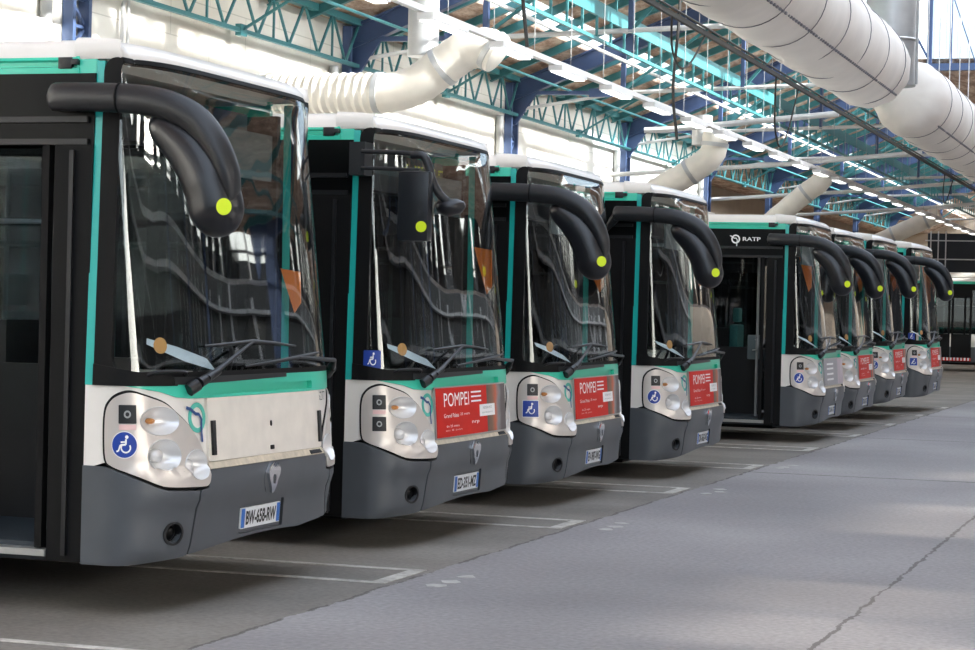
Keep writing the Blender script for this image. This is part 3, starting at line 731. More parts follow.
    # --- wheels -----------------------------------------------------------------------------------------
    for xx in (-2.8, -8.75):
        for sd in (-1, 1):
            wh = part(K('tyre'), 'tyre', TYRE, b, lambda g: g.tube([(0, -.14, 0), (0, -.12, 0), (0, .12, 0), (0, .14, 0)], [.42, .47, .47, .42], 32), ang=40)
            wh.location = (xx, sd*1.08, .47-z)
            rm = part(K('rim'), 'wheel_rim', PIPE, wh, lambda g: (g.tube([(0, -.15, 0), (0, .15, 0)], .27, 24), g.tube([(0, -.19, 0), (0, .19, 0)], .12, 16)), ang=40)
    def under(g):
        g.box(-11.8, -.7, -.75, .75, .20, .27); g.box(-3.1, -2.5, -1.0, 1.0, .38, .55); g.box(-9.0, -8.5, -1.0, 1.0, .38, .55)
    part(K('under'), 'undercarriage', RUBBER, b, under, smooth=False)
    return b

def rotp(p, a): return p
def ad_photo():
    m = bpy.data.materials.new('ad_photo'); m.use_nodes = True; nt = m.node_tree; bs = nt.nodes['Principled BSDF']; bs.inputs['Roughness'].default_value = .5; bs.inputs['Specular IOR Level'].default_value = .15
    tc = nt.nodes.new('ShaderNodeTexCoord'); sp = nt.nodes.new('ShaderNodeSeparateXYZ'); nt.links.new(tc.outputs['Object'], sp.inputs[0])
    mr = nt.nodes.new('ShaderNodeMapRange'); mr.inputs[1].default_value = .30; mr.inputs[2].default_value = .71; nt.links.new(sp.outputs['Y'], mr.inputs[0])
    n = nt.nodes.new('ShaderNodeTexNoise'); n.inputs['Scale'].default_value = 7; nt.links.new(tc.outputs['Object'], n.inputs['Vector'])
    ad = nt.nodes.new('ShaderNodeMath'); ad.operation = 'MULTIPLY_ADD'; ad.inputs[1].default_value = .35; nt.links.new(n.outputs['Fac'], ad.inputs[0]); nt.links.new(mr.outputs[0], ad.inputs[2])
    rp = nt.nodes.new('ShaderNodeValToRGB'); cr = rp.color_ramp
    cr.elements[0].position = .1; cr.elements[0].color = srgb('#5b514b')
    for p, c in ((.5, '#8a6a58'), (.68, '#c4674a'), (.82, '#8f8b8c')): e = cr.elements.new(p); e.color = srgb(c)
    cr.elements[-1].position = 1; cr.elements[-1].color = srgb('#67605f')
    nt.links.new(ad.outputs[0], rp.inputs['Fac']); nt.links.new(rp.outputs['Color'], bs.inputs['Base Color'])
    MATS['ad_photo'] = m; return m

BX = [-4.98, -4.97, -4.96, -4.81, -4.67, -4.76, -4.76, -4.57]
BY = [9.86, 13.37, 16.84, 20.36, 27.47, 30.95, 34.48, 37.99]
OPT = [
 dict(label='city bus with bare white front hatch, open door and plate BW-658-RW, nearest of the row', plate='BW-658-RW', sticker='round', door='open', orange=(-.47, -.37, 1.58, 1.85)),
 dict(label='city bus with rectangular framed mirror and plate ED-351-MZ, beside the one with bare white hatch', plate='ED-351-MZ', sticker='double', mirror='frame', ad='red', glass_sticker=1, led=1),
 dict(label='city bus with red poster and square wheelchair sticker, behind the one with framed mirror', plate='EV-987-WG', sticker='square', ad='red'),
 dict(label='city bus with red poster and round wheelchair sticker, last before the empty bay', plate='DV-562-VG', sticker='round', ad='red'),
 dict(label='city bus beyond the empty bay with white logo above its open door and grey poster', plate='DK-341-QT', sticker='round', door='open', ad='grey', logo=1),
 dict(label='city bus directly behind the one with the grey poster, only its front showing', plate='DR-812-TE', sticker='round', ad='red'),
 dict(label='second last city bus of the row, red poster, squeezed in front of the last one', plate='DX-204-KL', sticker='round', ad='red'),
 dict(label='last and smallest looking city bus in the row, square sticker and blue glass sticker', plate='EB-663-NC', sticker='square', ad='red', glass_sticker=1)]
BZ = [0, -.055, -.07, -.075, -.05, -.05, 0, 0]
BDX = [0, 0, -.05, -.03, -.03, -.02, 0, -.02]; BDY = [0, 0, .03, .03, 0, .0, 0, 0]; BR = [0, 0, 1.0, .5, .3, 0, 0, 0]
for i in range(8):
    OPT[i]['rot'] = BR[i]
    OPT[i].setdefault('orange', [0, (-.42, -.31, 1.80, 2.16), (-.44, -.32, 1.88, 2.12), (-.51, -.36, 2.0, 2.38), (-.76, -.58, 2.03, 2.62), (-.46, -.33, 2.06, 2.6), (-.44, -.32, 2.1, 2.62), (-.46, -.33, 1.92, 2.6)][i])
    make_bus(i, BX[i]+BDX[i], BY[i]+1.25+BDY[i], BZ[i], OPT[i])
make_bus(8, -1.2, 71.5, 0, dict(label='distant city bus at the right edge, seen from its side', plate='CY-118-HB', sticker='round', ad='red'))

# ------------------------------------------------------------------ the depot hall
def struct(o, kind='structure'): o['kind'] = kind; return o
XW = -18.0
def roof_z(x): return 7.75+.39*(x+18) if x <= -2 else 13.99-.39*(x+2)
# floor material: two concrete fields, joints, cracks, tyre dirt
def floor_mat():
    m = bpy.data.materials.new('depot_floor'); m.use_nodes = True; nt = m.node_tree; L = nt.links.new; bs = nt.nodes['Principled BSDF']
    tc = nt.nodes.new('ShaderNodeNewGeometry'); sp = nt.nodes.new('ShaderNodeSeparateXYZ'); L(tc.outputs['Position'], sp.inputs[0])
    def noise(sc, det=5, rough=.55):
        n = nt.nodes.new('ShaderNodeTexNoise'); n.inputs['Scale'].default_value = sc; n.inputs['Detail'].default_value = det; n.inputs['Roughness'].default_value = rough; L(tc.outputs['Position'], n.inputs['Vector']); return n.outputs['Fac']
    def M(op, a, b=None, c=None):
        n = nt.nodes.new('ShaderNodeMath'); n.operation = op
        for k, q in enumerate((a, b, c)):
            if q is None: continue
            if isinstance(q, (int, float)): n.inputs[k].default_value = q
            else: L(q, n.inputs[k])
        return n.outputs[0]
    def ramp(f, stops):
        r = nt.nodes.new('ShaderNodeValToRGB'); L(f, r.inputs[0]); e = r.color_ramp.elements
        while len(e) < len(stops): e.new(.5)
        for k, (p, c) in enumerate(stops): e[k].position = p; e[k].color = srgb(c)
        return r.outputs[0]
    def mix(f, a, b, mode='MIX'):
        n = nt.nodes.new('ShaderNodeMix'); n.data_type = 'RGBA'; n.blend_type = mode
        if isinstance(f, (int, float)): n.inputs['Factor'].default_value = f
        else: L(f, n.inputs['Factor'])
        for k, q in (('A', a), ('B', b)):
            if isinstance(q, tuple): n.inputs[k].default_value = q
            else: L(q, n.inputs[k])
        return n.outputs['Result']
    bay = ramp(noise(.9), [(.3, '#837e76'), (.5, '#918b83'), (.7, '#a09a91')])
    lane = ramp(noise(.35), [(.3, '#9a9696'), (.55, '#a7a3a3'), (.75, '#b4b0af')])
    wob = M('MULTIPLY', M('SUBTRACT', noise(2.2, 6, .7), .5), .16)
    xx = M('ADD', sp.outputs['X'], wob)
    isl = M('GREATER_THAN', xx, -4.50)
    c = mix(isl, bay, lane)
    fine = ramp(noise(28, 3), [(.3, '#dcdcdc'), (.7, '#ffffff')]); c = mix(1.0, c, fine, 'MULTIPLY')
    blot = ramp(noise(.18, 3), [(.35, '#d6d6d8'), (.65, '#ffffff')]); c = mix(1.0, c, blot, 'MULTIPLY')
    def line(coord, at, w):
        return M('LESS_THAN', M('ABSOLUTE', M('SUBTRACT', coord, at)), w)
    brk = M('GREATER_THAN', noise(1.3, 6, .75), .47)
    cr = M('MULTIPLY', line(xx, -4.50, .014), brk)
    wob2 = M('MULTIPLY', M('SUBTRACT', noise(3.5, 6, .75), .5), .12); xb = M('ADD', sp.outputs['X'], wob2)
    brk2 = M('GREATER_THAN', noise(2.1, 6, .7), .44)
    cr2 = M('MULTIPLY', line(xb, -1.80, .014), brk2)
    thin2 = line(xb, -1.80, .007)
    yy = M('ADD', sp.outputs['Y'], wob); yl = M('MODULO', M('ADD', yy, .4), 7.3); cr3 = M('MULTIPLY', line(yl, .6, .03), M('GREATER_THAN', sp.outputs['X'], -4.5)); cr3 = M('MULTIPLY', cr3, M('GREATER_THAN', sp.outputs['Y'], 15))
    cm = M('MINIMUM', M('ADD', M('ADD', cr, cr2), M('ADD', thin2, cr3)), 1)
    c = mix(M('MULTIPLY', cm, .75), c, srgb('#4a4440'))
    L(c, bs.inputs['Base Color']); bs.inputs['Roughness'].default_value = .72; bs.inputs['Specular IOR Level'].default_value = .35
    bp = nt.nodes.new('ShaderNodeBump'); bp.inputs['Strength'].default_value = .25; bp.inputs['Distance'].default_value = .01; L(noise(9, 6, .7), bp.inputs['Height']); L(bp.outputs['Normal'], bs.inputs['Normal'])
    return m
struct(G().box(-40, 70, -40, 190, -.2, 0).build('floor', floor_mat()))

def wall_mat():
    m = bpy.data.materials.new('depot_wall'); m.use_nodes = True; nt = m.node_tree; L = nt.links.new; bs = nt.nodes['Principled BSDF']; bs.inputs['Roughness'].default_value = .7
    g = nt.nodes.new('ShaderNodeNewGeometry'); n = nt.nodes.new('ShaderNodeTexNoise'); n.inputs['Scale'].default_value = .35; n.inputs['Detail'].default_value = 6; L(g.outputs['Position'], n.inputs['Vector'])
    r = nt.nodes.new('ShaderNodeValToRGB'); L(n.outputs['Fac'], r.inputs[0]); e = r.color_ramp.elements; e[0].position = .3; e[0].color = srgb('#d9d2c6'); e[1].position = .62; e[1].color = srgb('#efece5')
    br = nt.nodes.new('ShaderNodeTexBrick'); mp = nt.nodes.new('ShaderNodeMapping'); mp.inputs['Rotation'].default_value = (0, R(90), 0)
    sp = nt.nodes.new('ShaderNodeSeparateXYZ'); cb = nt.nodes.new('ShaderNodeCombineXYZ'); L(g.outputs['Position'], sp.inputs[0]); L(sp.outputs['Y'], cb.inputs[0]); L(sp.outputs['Z'], cb.inputs[1]); L(cb.outputs[0], br.inputs['Vector'])
    br.inputs['Scale'].default_value = 1; br.inputs['Brick Width'].default_value = 3.2; br.inputs['Row Height'].default_value = .72; br.inputs['Mortar Size'].default_value = .012
    br.inputs['Color1'].default_value = (1, 1, 1, 1); br.inputs['Color2'].default_value = (.96, .96, .95, 1); br.inputs['Mortar'].default_value = (.72, .72, .70, 1)
    mx = nt.nodes.new('ShaderNodeMix'); mx.data_type = 'RGBA'; mx.blend_type = 'MULTIPLY'; mx.inputs['Factor'].default_value = 1
    L(r.outputs[0], mx.inputs['A']); L(br.outputs['Color'], mx.inputs['B']); L(mx.outputs['Result'], bs.inputs['Base Color'])
    return m
WM = wall_mat()
struct(G().box(-18.5, XW, -12, 79, 0, 7.9).build('wall_left', WM))
struct(G().box(-22.5, -22, 79, 150, 0, 7.6).build('wall_left_far', BEIGE))
struct(G().box(-22.5, -18, 78.6, 79, 0, 7.9).build('wall_return', BEIGE))
struct(G().box(-22.5, 24, 150, 150.4, 0, 8.9).build('wall_end', BEIGE))
struct(G().box(-18.5, 14.6, -12.3, -12, 0, 5.2).build('wall_unseen_back', DARKW))  # unseen wall added behind the camera to cut light on bus sides
struct(G().add([(-18.5, -12.1, 5.2), (14.6, -12.1, 5.2), (14.6, -12.1, 7.5), (-2, -12.1, 13.9), (-18.5, -12.1, 7.5)], [(0, 1, 2, 3, 4)]).build('window_4', GLASSB))  # unseen glazed gable added so some light reaches the near bus sides
struct(G().box(-18, -17.6, -12, 79, 5.28, 5.42).build('trim_ledge', WM))
# roof boards with mottled patches
def board_mat():
    m = bpy.data.materials.new('roof_boards'); m.use_nodes = True; nt = m.node_tree; L = nt.links.new; bs = nt.nodes['Principled BSDF']; bs.inputs['Roughness'].default_value = .8
    g = nt.nodes.new('ShaderNodeNewGeometry'); mp = nt.nodes.new('ShaderNodeMapping'); mp.inputs['Scale'].default_value = (1.2, .35, 1.2); L(g.outputs['Position'], mp.inputs[0])
    n = nt.nodes.new('ShaderNodeTexNoise'); n.inputs['Scale'].default_value = 2.2; n.inputs['Detail'].default_value = 6; n.inputs['Roughness'].default_value = .7; L(mp.outputs[0], n.inputs['Vector'])
    r = nt.nodes.new('ShaderNodeValToRGB'); L(n.outputs['Fac'], r.inputs[0]); e = r.color_ramp.elements
    e[0].position = .34; e[0].color = srgb('#7d6252'); e[1].position = .62; e[1].color = srgb('#e0cbb8'); q = e.new(.48); q.color = srgb('#b3937f')
    L(r.outputs[0], bs.inputs['Base Color']); return m
BM_ = board_mat()
def slab(x0, x1, y0, y1, name, m, t=.12, dz=0):
    vs = [(x, y, roof_z(x)+dz+q) for x in (x0, x1) for y in (y0, y1) for q in (0, t)]
    return struct(G().add(vs, [(0, 1, 3, 2), (4, 6, 7, 5), (0, 4, 5, 1), (2, 3, 7, 6), (0, 2, 6, 4), (1, 5, 7, 3)]).build(name, m))
slab(-18.5, -15.9, -12, 150, 'ceiling', BM_)
slab(-15.1, -7.2, -12, 62, 'ceiling_middle', BM_)
slab(-15.1, -11.2, 62, 150, 'ceiling_beyond', BM_)
sk = [(x, y, roof_z(x)+.08) for x in (-15.9, -15.1) for y in (-12, 150)]
struct(G().add(sk, [(0, 1, 3, 2)]).build('window_3', GLASSC))
struct(G().box(-11.3, -11.28, 62, 150, 9.05, 10.4).build('window_5', GLASSC))  # clerestory glazing added to let sky light onto the far roof
struct(G().box(-22.5, -18.5, 79, 150, 7.6, 7.7).build('ceiling_annex', BM_))
slab(2.0, 13.6, -12, 62, 'ceiling_right', BM_)
for a_, c_ in ((-12, 8.6), (11.4, 14.6), (17.4, 20.5), (21.7, 62)): slab(13.6, 14.6, a_, c_, 'ceiling_eave', BM_)
RL = glass_mat('sun_patch_pane', (.20, .19, .17), .6, 1.4)  # added unseen eave panes, tinted dark so the floor sun patches stay mild
for k_, (a_, c_) in enumerate(((8.6, 11.4), (14.6, 17.4), (20.5, 21.7))):
    struct(G().add([(x, y, roof_z(x)+.08) for x in (13.6, 14.6) for y in (a_, c_)], [(0, 1, 3, 2)]).build('window_%d' % (6+k_), RL))
for q, (a_, c_) in enumerate(((-11.2, .5), (1.3, 4.2), (5.0, 8.4), (9.2, 14.6))):
    struct(G().box(a_, c_, 62, 150, 8.9, 9.05).build('ceiling_far', BM_))
for q, a_ in enumerate((.5, 4.2, 8.4)): struct(G().add([(a_, 62, 8.97), (a_+.8, 62, 8.97), (a_+.8, 150, 8.97), (a_, 150, 8.97)], [(0, 1, 2, 3)]).build('window_%d' % (10+q), GLASSB))  # added rooflights, put in for bright streaks in the far windscreens
ge = G()
for q in range(14): ge.box(-9+1.8*q, -8.8+1.8*q+.5*(q % 3), 149.9, 150, .2, 7.5-(q*37 % 5))
struct(ge.build('trim_added_posts', STW2))  # pale posts added to brighten what the far windscreens reflect
# ridge glazing, with bars
gz = [(x, y, roof_z(x)+.1) for x in (-7.2, -2) for y in (-12, 62)]+[(x, y, roof_z(x)+.1) for x in (-2.001+.002, 2.0) for y in (-12, 62)]
struct(G().add(gz, [(0, 1, 3, 2), (4, 5, 7, 6)]).build('window_1', GLASSC))
gb = G()
for k in range(19):
    yb = -12+k*4.1
    gb.bar((-7.2, yb, roof_z(-7.2)+.05), (-2, yb, roof_z(-2)+.05), .06, .12); gb.bar((-2, yb, roof_z(-2)+.05), (2, yb, roof_z(2)+.05), .06, .12)
struct(gb.build('trim_glazing_bars', STB))
# glazed gable screen at Y = 62
struct(G().box(-7.7, 6.0, 62.0, 62.02, 8.9, 13.6).build('window_2', GLASSB))
gs = G()
for xx in (-7.7, -5.5, -3.2, -1, 1.2): gs.bar((xx, 61.95, 8.9), (xx, 61.95, roof_z(max(xx, -7.7)) if xx < -2 else 13.5), .14)
gs.bar((-7.8, 61.95, 8.8), (6, 61.95, 8.8), .2); gs.bar((-7.8, 61.95, 11.2), (6, 61.95, 11.2), .1)
gs.bar((-7.1, 61.9, 8.8), (-7.1, 61.9, 12), .07)
gs.bar((-7.7, 61.85, 9.0), (-8.9, 61.85, 11.2), .07).bar((-7.7, 61.85, 11.2), (-8.9, 61.85, 9.4), .07).bar((-8.9, 61.85, 8.8), (-8.9, 61.85, 11.2), .12).bar((-7.1, 61.9, 10.9), (-6.4, 61.9, 8.9), .03)
struct(gs.build('trim_gable_frame', STB))

# --- steel frames
FY = [19.6, 31.6, 43.6, 55.0, 66.9, 78.8, 90.7, 102.6, 114.5, 126.4]
NTH = ['out of frame', 'nearest', 'second nearest', 'third nearest', 'fourth nearest', 'fifth nearest', 'sixth nearest', 'seventh nearest', 'eighth nearest', 'farthest']
for k, fy in enumerate(FY):
    t = empty('roof_frame', (XW, fy, 0), 'blue steel roof frame with lattice column on the white wall, %s' % NTH[k] if k else 'blue steel roof frame standing left of the picture edge', 'steel frame', 'blue roof frames')
    def lp(g, name, m, par=t): return g.build(name, m, par)
    col = G(); 
    for dy in (-.26, .26): col.box(.02, .22, dy-.05, dy+.05, 0, 7.7)
    lp(col, 'column', STB)
    cb = G(); zz = 3.0; s_ = 1
    while zz < 7.2:
        cb.bar((.12, -.26*s_, zz), (.12, .26*s_, zz+.45), .05); cb.bar((.12, -.26, zz), (.12, .26, zz), .05); zz += .45; s_ = -s_
    lp(cb, 'column_bracing', STB)
    xe = 16.0 if fy < 62 else 6.7
    rf = G()
    def Z(x): return roof_z(x+XW)
    rf.bar((0, 0, Z(0)-.32), (xe, 0, Z(xe)-.32), .06, .46); rf.bar((0, 0, Z(0)-.56), (xe, 0, Z(xe)-.56), .24, .05); rf.bar((0, 0, Z(0)-.1), (xe, 0, Z(xe)-.1), .24, .05)
    rf.add([(0.1, -.05, 6.6), (.25, -.05, 6.6), (.9, -.05, Z(.9)-.55), (.1, -.05, Z(.1)-.5), (0.1, .05, 6.6), (.25, .05, 6.6), (.9, .05, Z(.9)-.55), (.1, .05, Z(.1)-.5)],
           [(0, 1, 2, 3), (7, 6, 5, 4), (0, 4, 5, 1), (1, 5, 6, 2), (2, 6, 7, 3)])
    if fy < 62: rf.bar((16, 0, 13.6), (32, 0, roof_z(14)-.35), .2, .46)
    lp(rf, 'rafter', STB)
    lp(G().bar((.1, 0, 7.45), (2.85, 0, 7.42), .12, .10).bar((2.3, -.1, 7.42), (2.95, -.1, 7.42), .1, .22), 'tie_rod', STB)
    lp(G().tube([(.2, 0, 6.98), (2.85, 0, 7.38)], .045, 8), 'tie_rod', STW2)
    tw = G().tube([(2.85, 0, 7.42), (9.5, 0, 7.62)], .055, 8)
    lp(tw, 'tie_pipe', STW2)
    lp(G().bar((3.2, 0, 7.42), (3.2, 0, Z(3.2)-.5), .12, .12), 'post', STB)
    lp(G().bar((6.4, 0, 7.5), (6.4, 0, Z(6.4)-.5), .10, .10), 'post', STB)
    if fy < 62: lp(G().bar((9.4, 0, 7.6), (9.4, 0, Z(9.4)-.5), .12, .12), 'post', STB)
    bb = G().bar((3.2, 0, 7.5), (6.4, 0, Z(6.4)-.5), .07)
    if fy < 62: bb.bar((6.4, 0, 7.5), (9.4, 0, Z(9.4)-.5), .07)
    lp(bb, 'brace', STT)
    if fy < 62: lp(G().box(31.9, 32.3, -.2, .2, 0, 7.8), 'column', STB)
# --- teal joists under the roof
k = 0; yj = 21.2
while yj < 128:
    if min(abs(yj-f) for f in FY) > .7:
        z0, xq = roof_z(-17.9), (-7.7 if yj < 62 else -11.3); z1 = roof_z(xq)
        o = G().bar((-17.9, yj, z0-.12), (xq, yj, z1-.12), .07, .17).bar((-17.9, yj, z0-.22), (xq, yj, z1-.22), .13, .03).build('roof_joist', STT)
        kb = sum(1 for f in FY if f < yj); tag(o, 'thin teal joist under the roof boards between blue frames %d and %d' % (kb, kb+1), 'roof joist', 'teal joists under the roof')
    yj += 2.0
# --- teal lattice trusses along the wall, one per bay
WHERE = ['in the top left corner over the first bus', 'behind the bent white duct', 'over the third and fourth bus', 'over the left end of the second duct', 'right of the second duct', 'beyond the end of the white wall, sixth along', 'beyond the white wall, seventh along', 'beyond the white wall, eighth along', 'beyond the white wall, farthest']
for k in range(len(FY)-1):
    y0, y1 = FY[k], FY[k+1]; n = 8; dy = (y1-y0)/n
    t = empty('wall_truss', (-17.72, (y0+y1)/2, 6.85), 'teal lattice truss along the wall, '+WHERE[k], 'truss', 'teal lattice trusses')
    c = (y0+y1)/2
    G().bar((0, y0-c, 0), (0, y1-c, 0), .09, .08).bar((0, y0-c, .95), (0, y1-c, .95), .16, .14).build('chord', STT, t)
    w = G()
    for j in range(n):
        a, b_ = y0-c+j*dy, y0-c+(j+1)*dy; m_ = (a+b_)/2
        w.bar((0, a, .95), (0, m_, 0), .045); w.bar((0, m_, 0), (0, b_, .95), .045)
        if j % 2: w.bar((0, a, 0), (0, a, .95), .04)
    w.build('lattice_web', STT, t)
    G().bar((0, y0-c, 1.25), (0, y1-c, 1.25), .10, .28).bar((.14, y0-c, 1.15), (.14, y1-c, 1.15), .24, .04).build('eave_beam', STT, t)
    G().bar((0, 0, 0), (3.1, 0, 1.75), .05).box(-.06, .06, -.14, .14, -.10, .12).build('stay', STT, t)
# --- catwalk
t = empty('lattice_girder', (-12.2, 70, 7.30), 'long teal girder with many short uprights, left of the cable rail', 'girder')
G().bar((0, -50, .62), (0, 58, .62), .06, .28).bar((0, -50, 0), (0, 58, 0), .07, .07).bar((-.14, -50, .78), (-.14, 58, .78), .3, .04).build('chord', STT, t)
y = -50; um = None
while y < 58:
    if um is None: um = G().bar((0, 0, .0), (0, 0, .6), .05).build('upright', STT, t); um.location = (0, y, 0)
    else: u_ = link('upright', um.data, t); u_.location = (0, y, 0)
    y += 1.1
for fy in FY[1:]: G().bar((0, fy-69.0, .7), (0, fy-69.0, roof_z(-12.2)-7.35), .05).build('hanger', STT, t)
t = empty('lattice_girder', (-9.4, 40, 9.4), 'deep teal lattice girder high up, near the ridge side of the hall', 'girder')
G().bar((0, -20, 0), (0, 21, 0), .12, .10).bar((0, -20, 1.0), (0, 21, 1.0), .12, .10).build('chord', STT, t)
g = G(); y = -20; s_ = 0
while y < 20.5: g.bar((0, y, s_), (0, y+1, 1-s_), .05); g.bar((0, y, 0), (0, y, 1), .05); y += 1; s_ = 1-s_
g.build('lattice_web', STT, t)
for xx, zz, r_ in ((-14.2, 8.0, .05), (-10.6, 8.3, .04), (-16.3, 7.5, .035), (-9.2, 7.9, .05)):
    tag(G().tube([(xx, 20, zz), (xx, 128 if xx < -10 else 61, zz)], r_, 8).build('ceiling_pipe', STW2 if r_ > .045 else STT), {-14.2: 'white pipe running the length of the hall left of the girder with uprights', -10.6: 'teal pipe running lengthwise just right of the girder with uprights', -16.3: 'teal pipe running lengthwise close to the white wall', -9.2: 'white pipe running lengthwise under the deep lattice girder'}[xx], 'pipe')
# cross pipes
for k, (fy, zz) in enumerate(((49.3, 5.98), (64.5, 6.25), (79, 6.3), (93.5, 6.4))):
    tag(G().tube([(-12.8 if k == 0 else -17.8, fy+.3, zz-.35 if k else zz-.02), (-12.2, fy+.3, zz), (-8.2, fy+.3, zz+.35)], .07, 8).build('cross_pipe', STW2), 'pale pipe crossing the hall above the %s' % ['fourth bus', 'bus with the grey poster', 'bus behind the grey poster one', 'last buses of the row'][k], 'pipe', 'pale cross pipes')
# --- lamp trunking with fluorescent fittings and hanging rods
LX, LZ = -11.0, 5.98
t = empty('lamp_trunking', (LX, 60, LZ), 'long white lamp trunking running the whole length of the hall', 'trunking')
G().box(-.055, .055, -42, 57, -.04, .05).build('trunking_rail', STW2, t)
y = -36
while y < 57:
    G().tube([(0, y, .06), (0, y, roof_z(LX)-LZ-.02)], .007, 6).build('hanging_rod', PIPE, t); y += 2.2
g0 = G().box(-.05, .20, -.8, .8, -.10, 0).build('fitting_body', STW2)
g1 = G().box(-.02, .17, -.75, .75, -.125, -.09).build('diffuser', LAMPM)
me0, me1 = g0.data, g1.data; bpy.data.objects.remove(g0); bpy.data.objects.remove(g1)
y = 23.6
while y < 116:
    f = empty('strip_light', (LX, y, LZ-.052), 'white fluorescent strip light under the long white trunking', 'strip light', 'strip lights on the trunking')
    link('fitting_body', me0, f); link('diffuser', me1, f); y += 3.3
# --- dark cable rail with rods, loops and drops
t = empty('cable_rail', (-8.0, 60, 6.27), 'thin dark cable rail running just left of the big fabric ducts', 'cable rail')
G().box(-.03, .03, -42, 57, -.04, .04).tube([(.05, -42, .07), (.05, 57, .07)], .02, 6).build('rail', CABLE, t)
y = -38
while y < 56:
    G().tube([(0, y, .04), (0, y, roof_z(-8)-6.29)], .007, 6).build('hanging_rod', PIPE, t); y += 3.1
for j, (yy, ln) in enumerate(((-27.5, .7), (-19, 1.3), (9, .9))):
    G().tube(bez([(0, yy, 0), (-.1, yy+.5, -ln*.7), (-.12, yy+1.2, -ln), (-.1, yy+1.9, -ln*.7), (0, yy+2.4, 0)], 6), .018, 6).build('cable_loop', CABLE, t)
for (xx, yy, z0, z1, lb) in ((-9.9, 31.0, 9.0, 5.6, 'black cable hanging beside the nearest strip lights'), (-9.6, 39.5, 10.0, 4.9, 'black cable hanging over the fourth bus'), ):
    tag(G().tube(bez([(xx, yy, z0), (xx+.03, yy, (z0+z1)/2), (xx-.06, yy, z1+1), (xx+.04, yy, z1)], 6), .03, 6).build('hanging_cable', CABLE), lb, 'cable')

# --- big white fabric ducts
def fabric_duct(x, z, y0, y1, r, label, capped):
    t = empty('fabric_duct', (x, (y0+y1)/2, z), label, 'air duct', 'big white fabric ducts')
    c = (y0+y1)/2; rnd = random.Random(int(y0)); n = 40; ys = []; y = y0
    vs = []; rows = []
    step = .35; yy = y0+.9
    while yy < y1-.9: rows.append((yy, 1)); yy += step
    rows = [(y0+a, q) for a, q in ((.0, .05), (.03, .45), (.12, .72), (.30, .90), (.55, .98))]+rows+[(y1-a, q) for a, q in ((.55, .98), (.30, .90), (.12, .74), (.03, .45), (0, .05))]
    for j, (yy, q) in enumerate(rows):
        for k in range(n):
            a = 2*PI*k/n; end = 1-min(1, min(yy-y0, y1-yy)/1.2)
            fold = (.035*end*math.sin(a*11+j*.6)+.02*math.sin(a*3+yy*2.1)+.012*math.sin(yy*5.3+a*2))
            ring_ = -.018 if (j % 6 == 0) else 0
            rr_ = r*q*(1+fold)+ring_
            vs.append((rr_*math.cos(a), yy-c, rr_*math.sin(a)*(1.0 if math.sin(a) > 0 else 1.03)))
    fs = [(i*n+k, i*n+(k+1) % n, (i+1)*n+(k+1) % n, (i+1)*n+k) for i in range(len(rows)-1) for k in range(n)]+[tuple(range(n)), tuple((len(rows)-1)*n+k for k in range(n))]
    G().add(vs, fs).build('duct_body', DUCTF, t, smooth=True, ang=60)
    yy = y0+1.3; j = 0
    while yy < y1-.8:
        G().tube([(r*1.012*math.cos(a), yy-c, r*1.012*math.sin(a)) for a in [2*PI*q/40 for q in range(41)]], .008, 5).build('hoop', SEAM, t)
        G().tube([(0, yy-c, r), (0, yy-c, roof_z(x)-z-.05)], .012, 5).build('hanger', STW2, t)
        yy += 2.1; j += 1
    g = G(); yy = y0+1.0
    a = R(-46)
    while yy < y1-.9: g.box(r*1.03*math.cos(a)-.016, r*1.03*math.cos(a)+.016, yy-c, yy-c+.09, r*1.035*math.sin(a)-.016, r*1.035*math.sin(a)+.016); yy += .2
    g.box(r*.93*math.cos(a)-.01, r*1.0*math.cos(a), y0-c+1, y1-c-1, r*.99*math.sin(a), r*1.02*math.sin(a)) if False else g.tube([(r*1.0*math.cos(a), y0-c+1, r*1.0*math.sin(a)), (r*1.0*math.cos(a), y1-c-.9, r*1.0*math.sin(a))], .012, 4)
    g.build('air_slots', SEAM, t)
    return t
fabric_duct(-6.07, 6.30, 19.0, 40.6, .77, 'nearer white fabric duct with slotted seam, entering from the top edge', 0)
fabric_duct(-6.0, 6.25, 44.6, 75.0, .78, 'farther white fabric duct with crumpled round end, at the right edge', 1)
t = empty('riser_duct', (-6.05, 42.6, 6.2), 'silver vertical riser duct above where the fabric ducts meet', 'air duct')
g = G().tube([(0, 0, 0), (0, 0, 5.6)], .50, 28)
g.build('riser', GALV, t, smooth=True)
for zz in (.9, 2.0, 3.1): G().tube([(.52*math.cos(a), .52*math.sin(a), zz) for a in [2*PI*q/28 for q in range(29)]], .025, 6).build('clamp_band', GALV, t, smooth=True)
G().tube([(.55, -.3, 0), (.55, -.3, 5.6)], .03, 6).build('chain', PIPE, t)

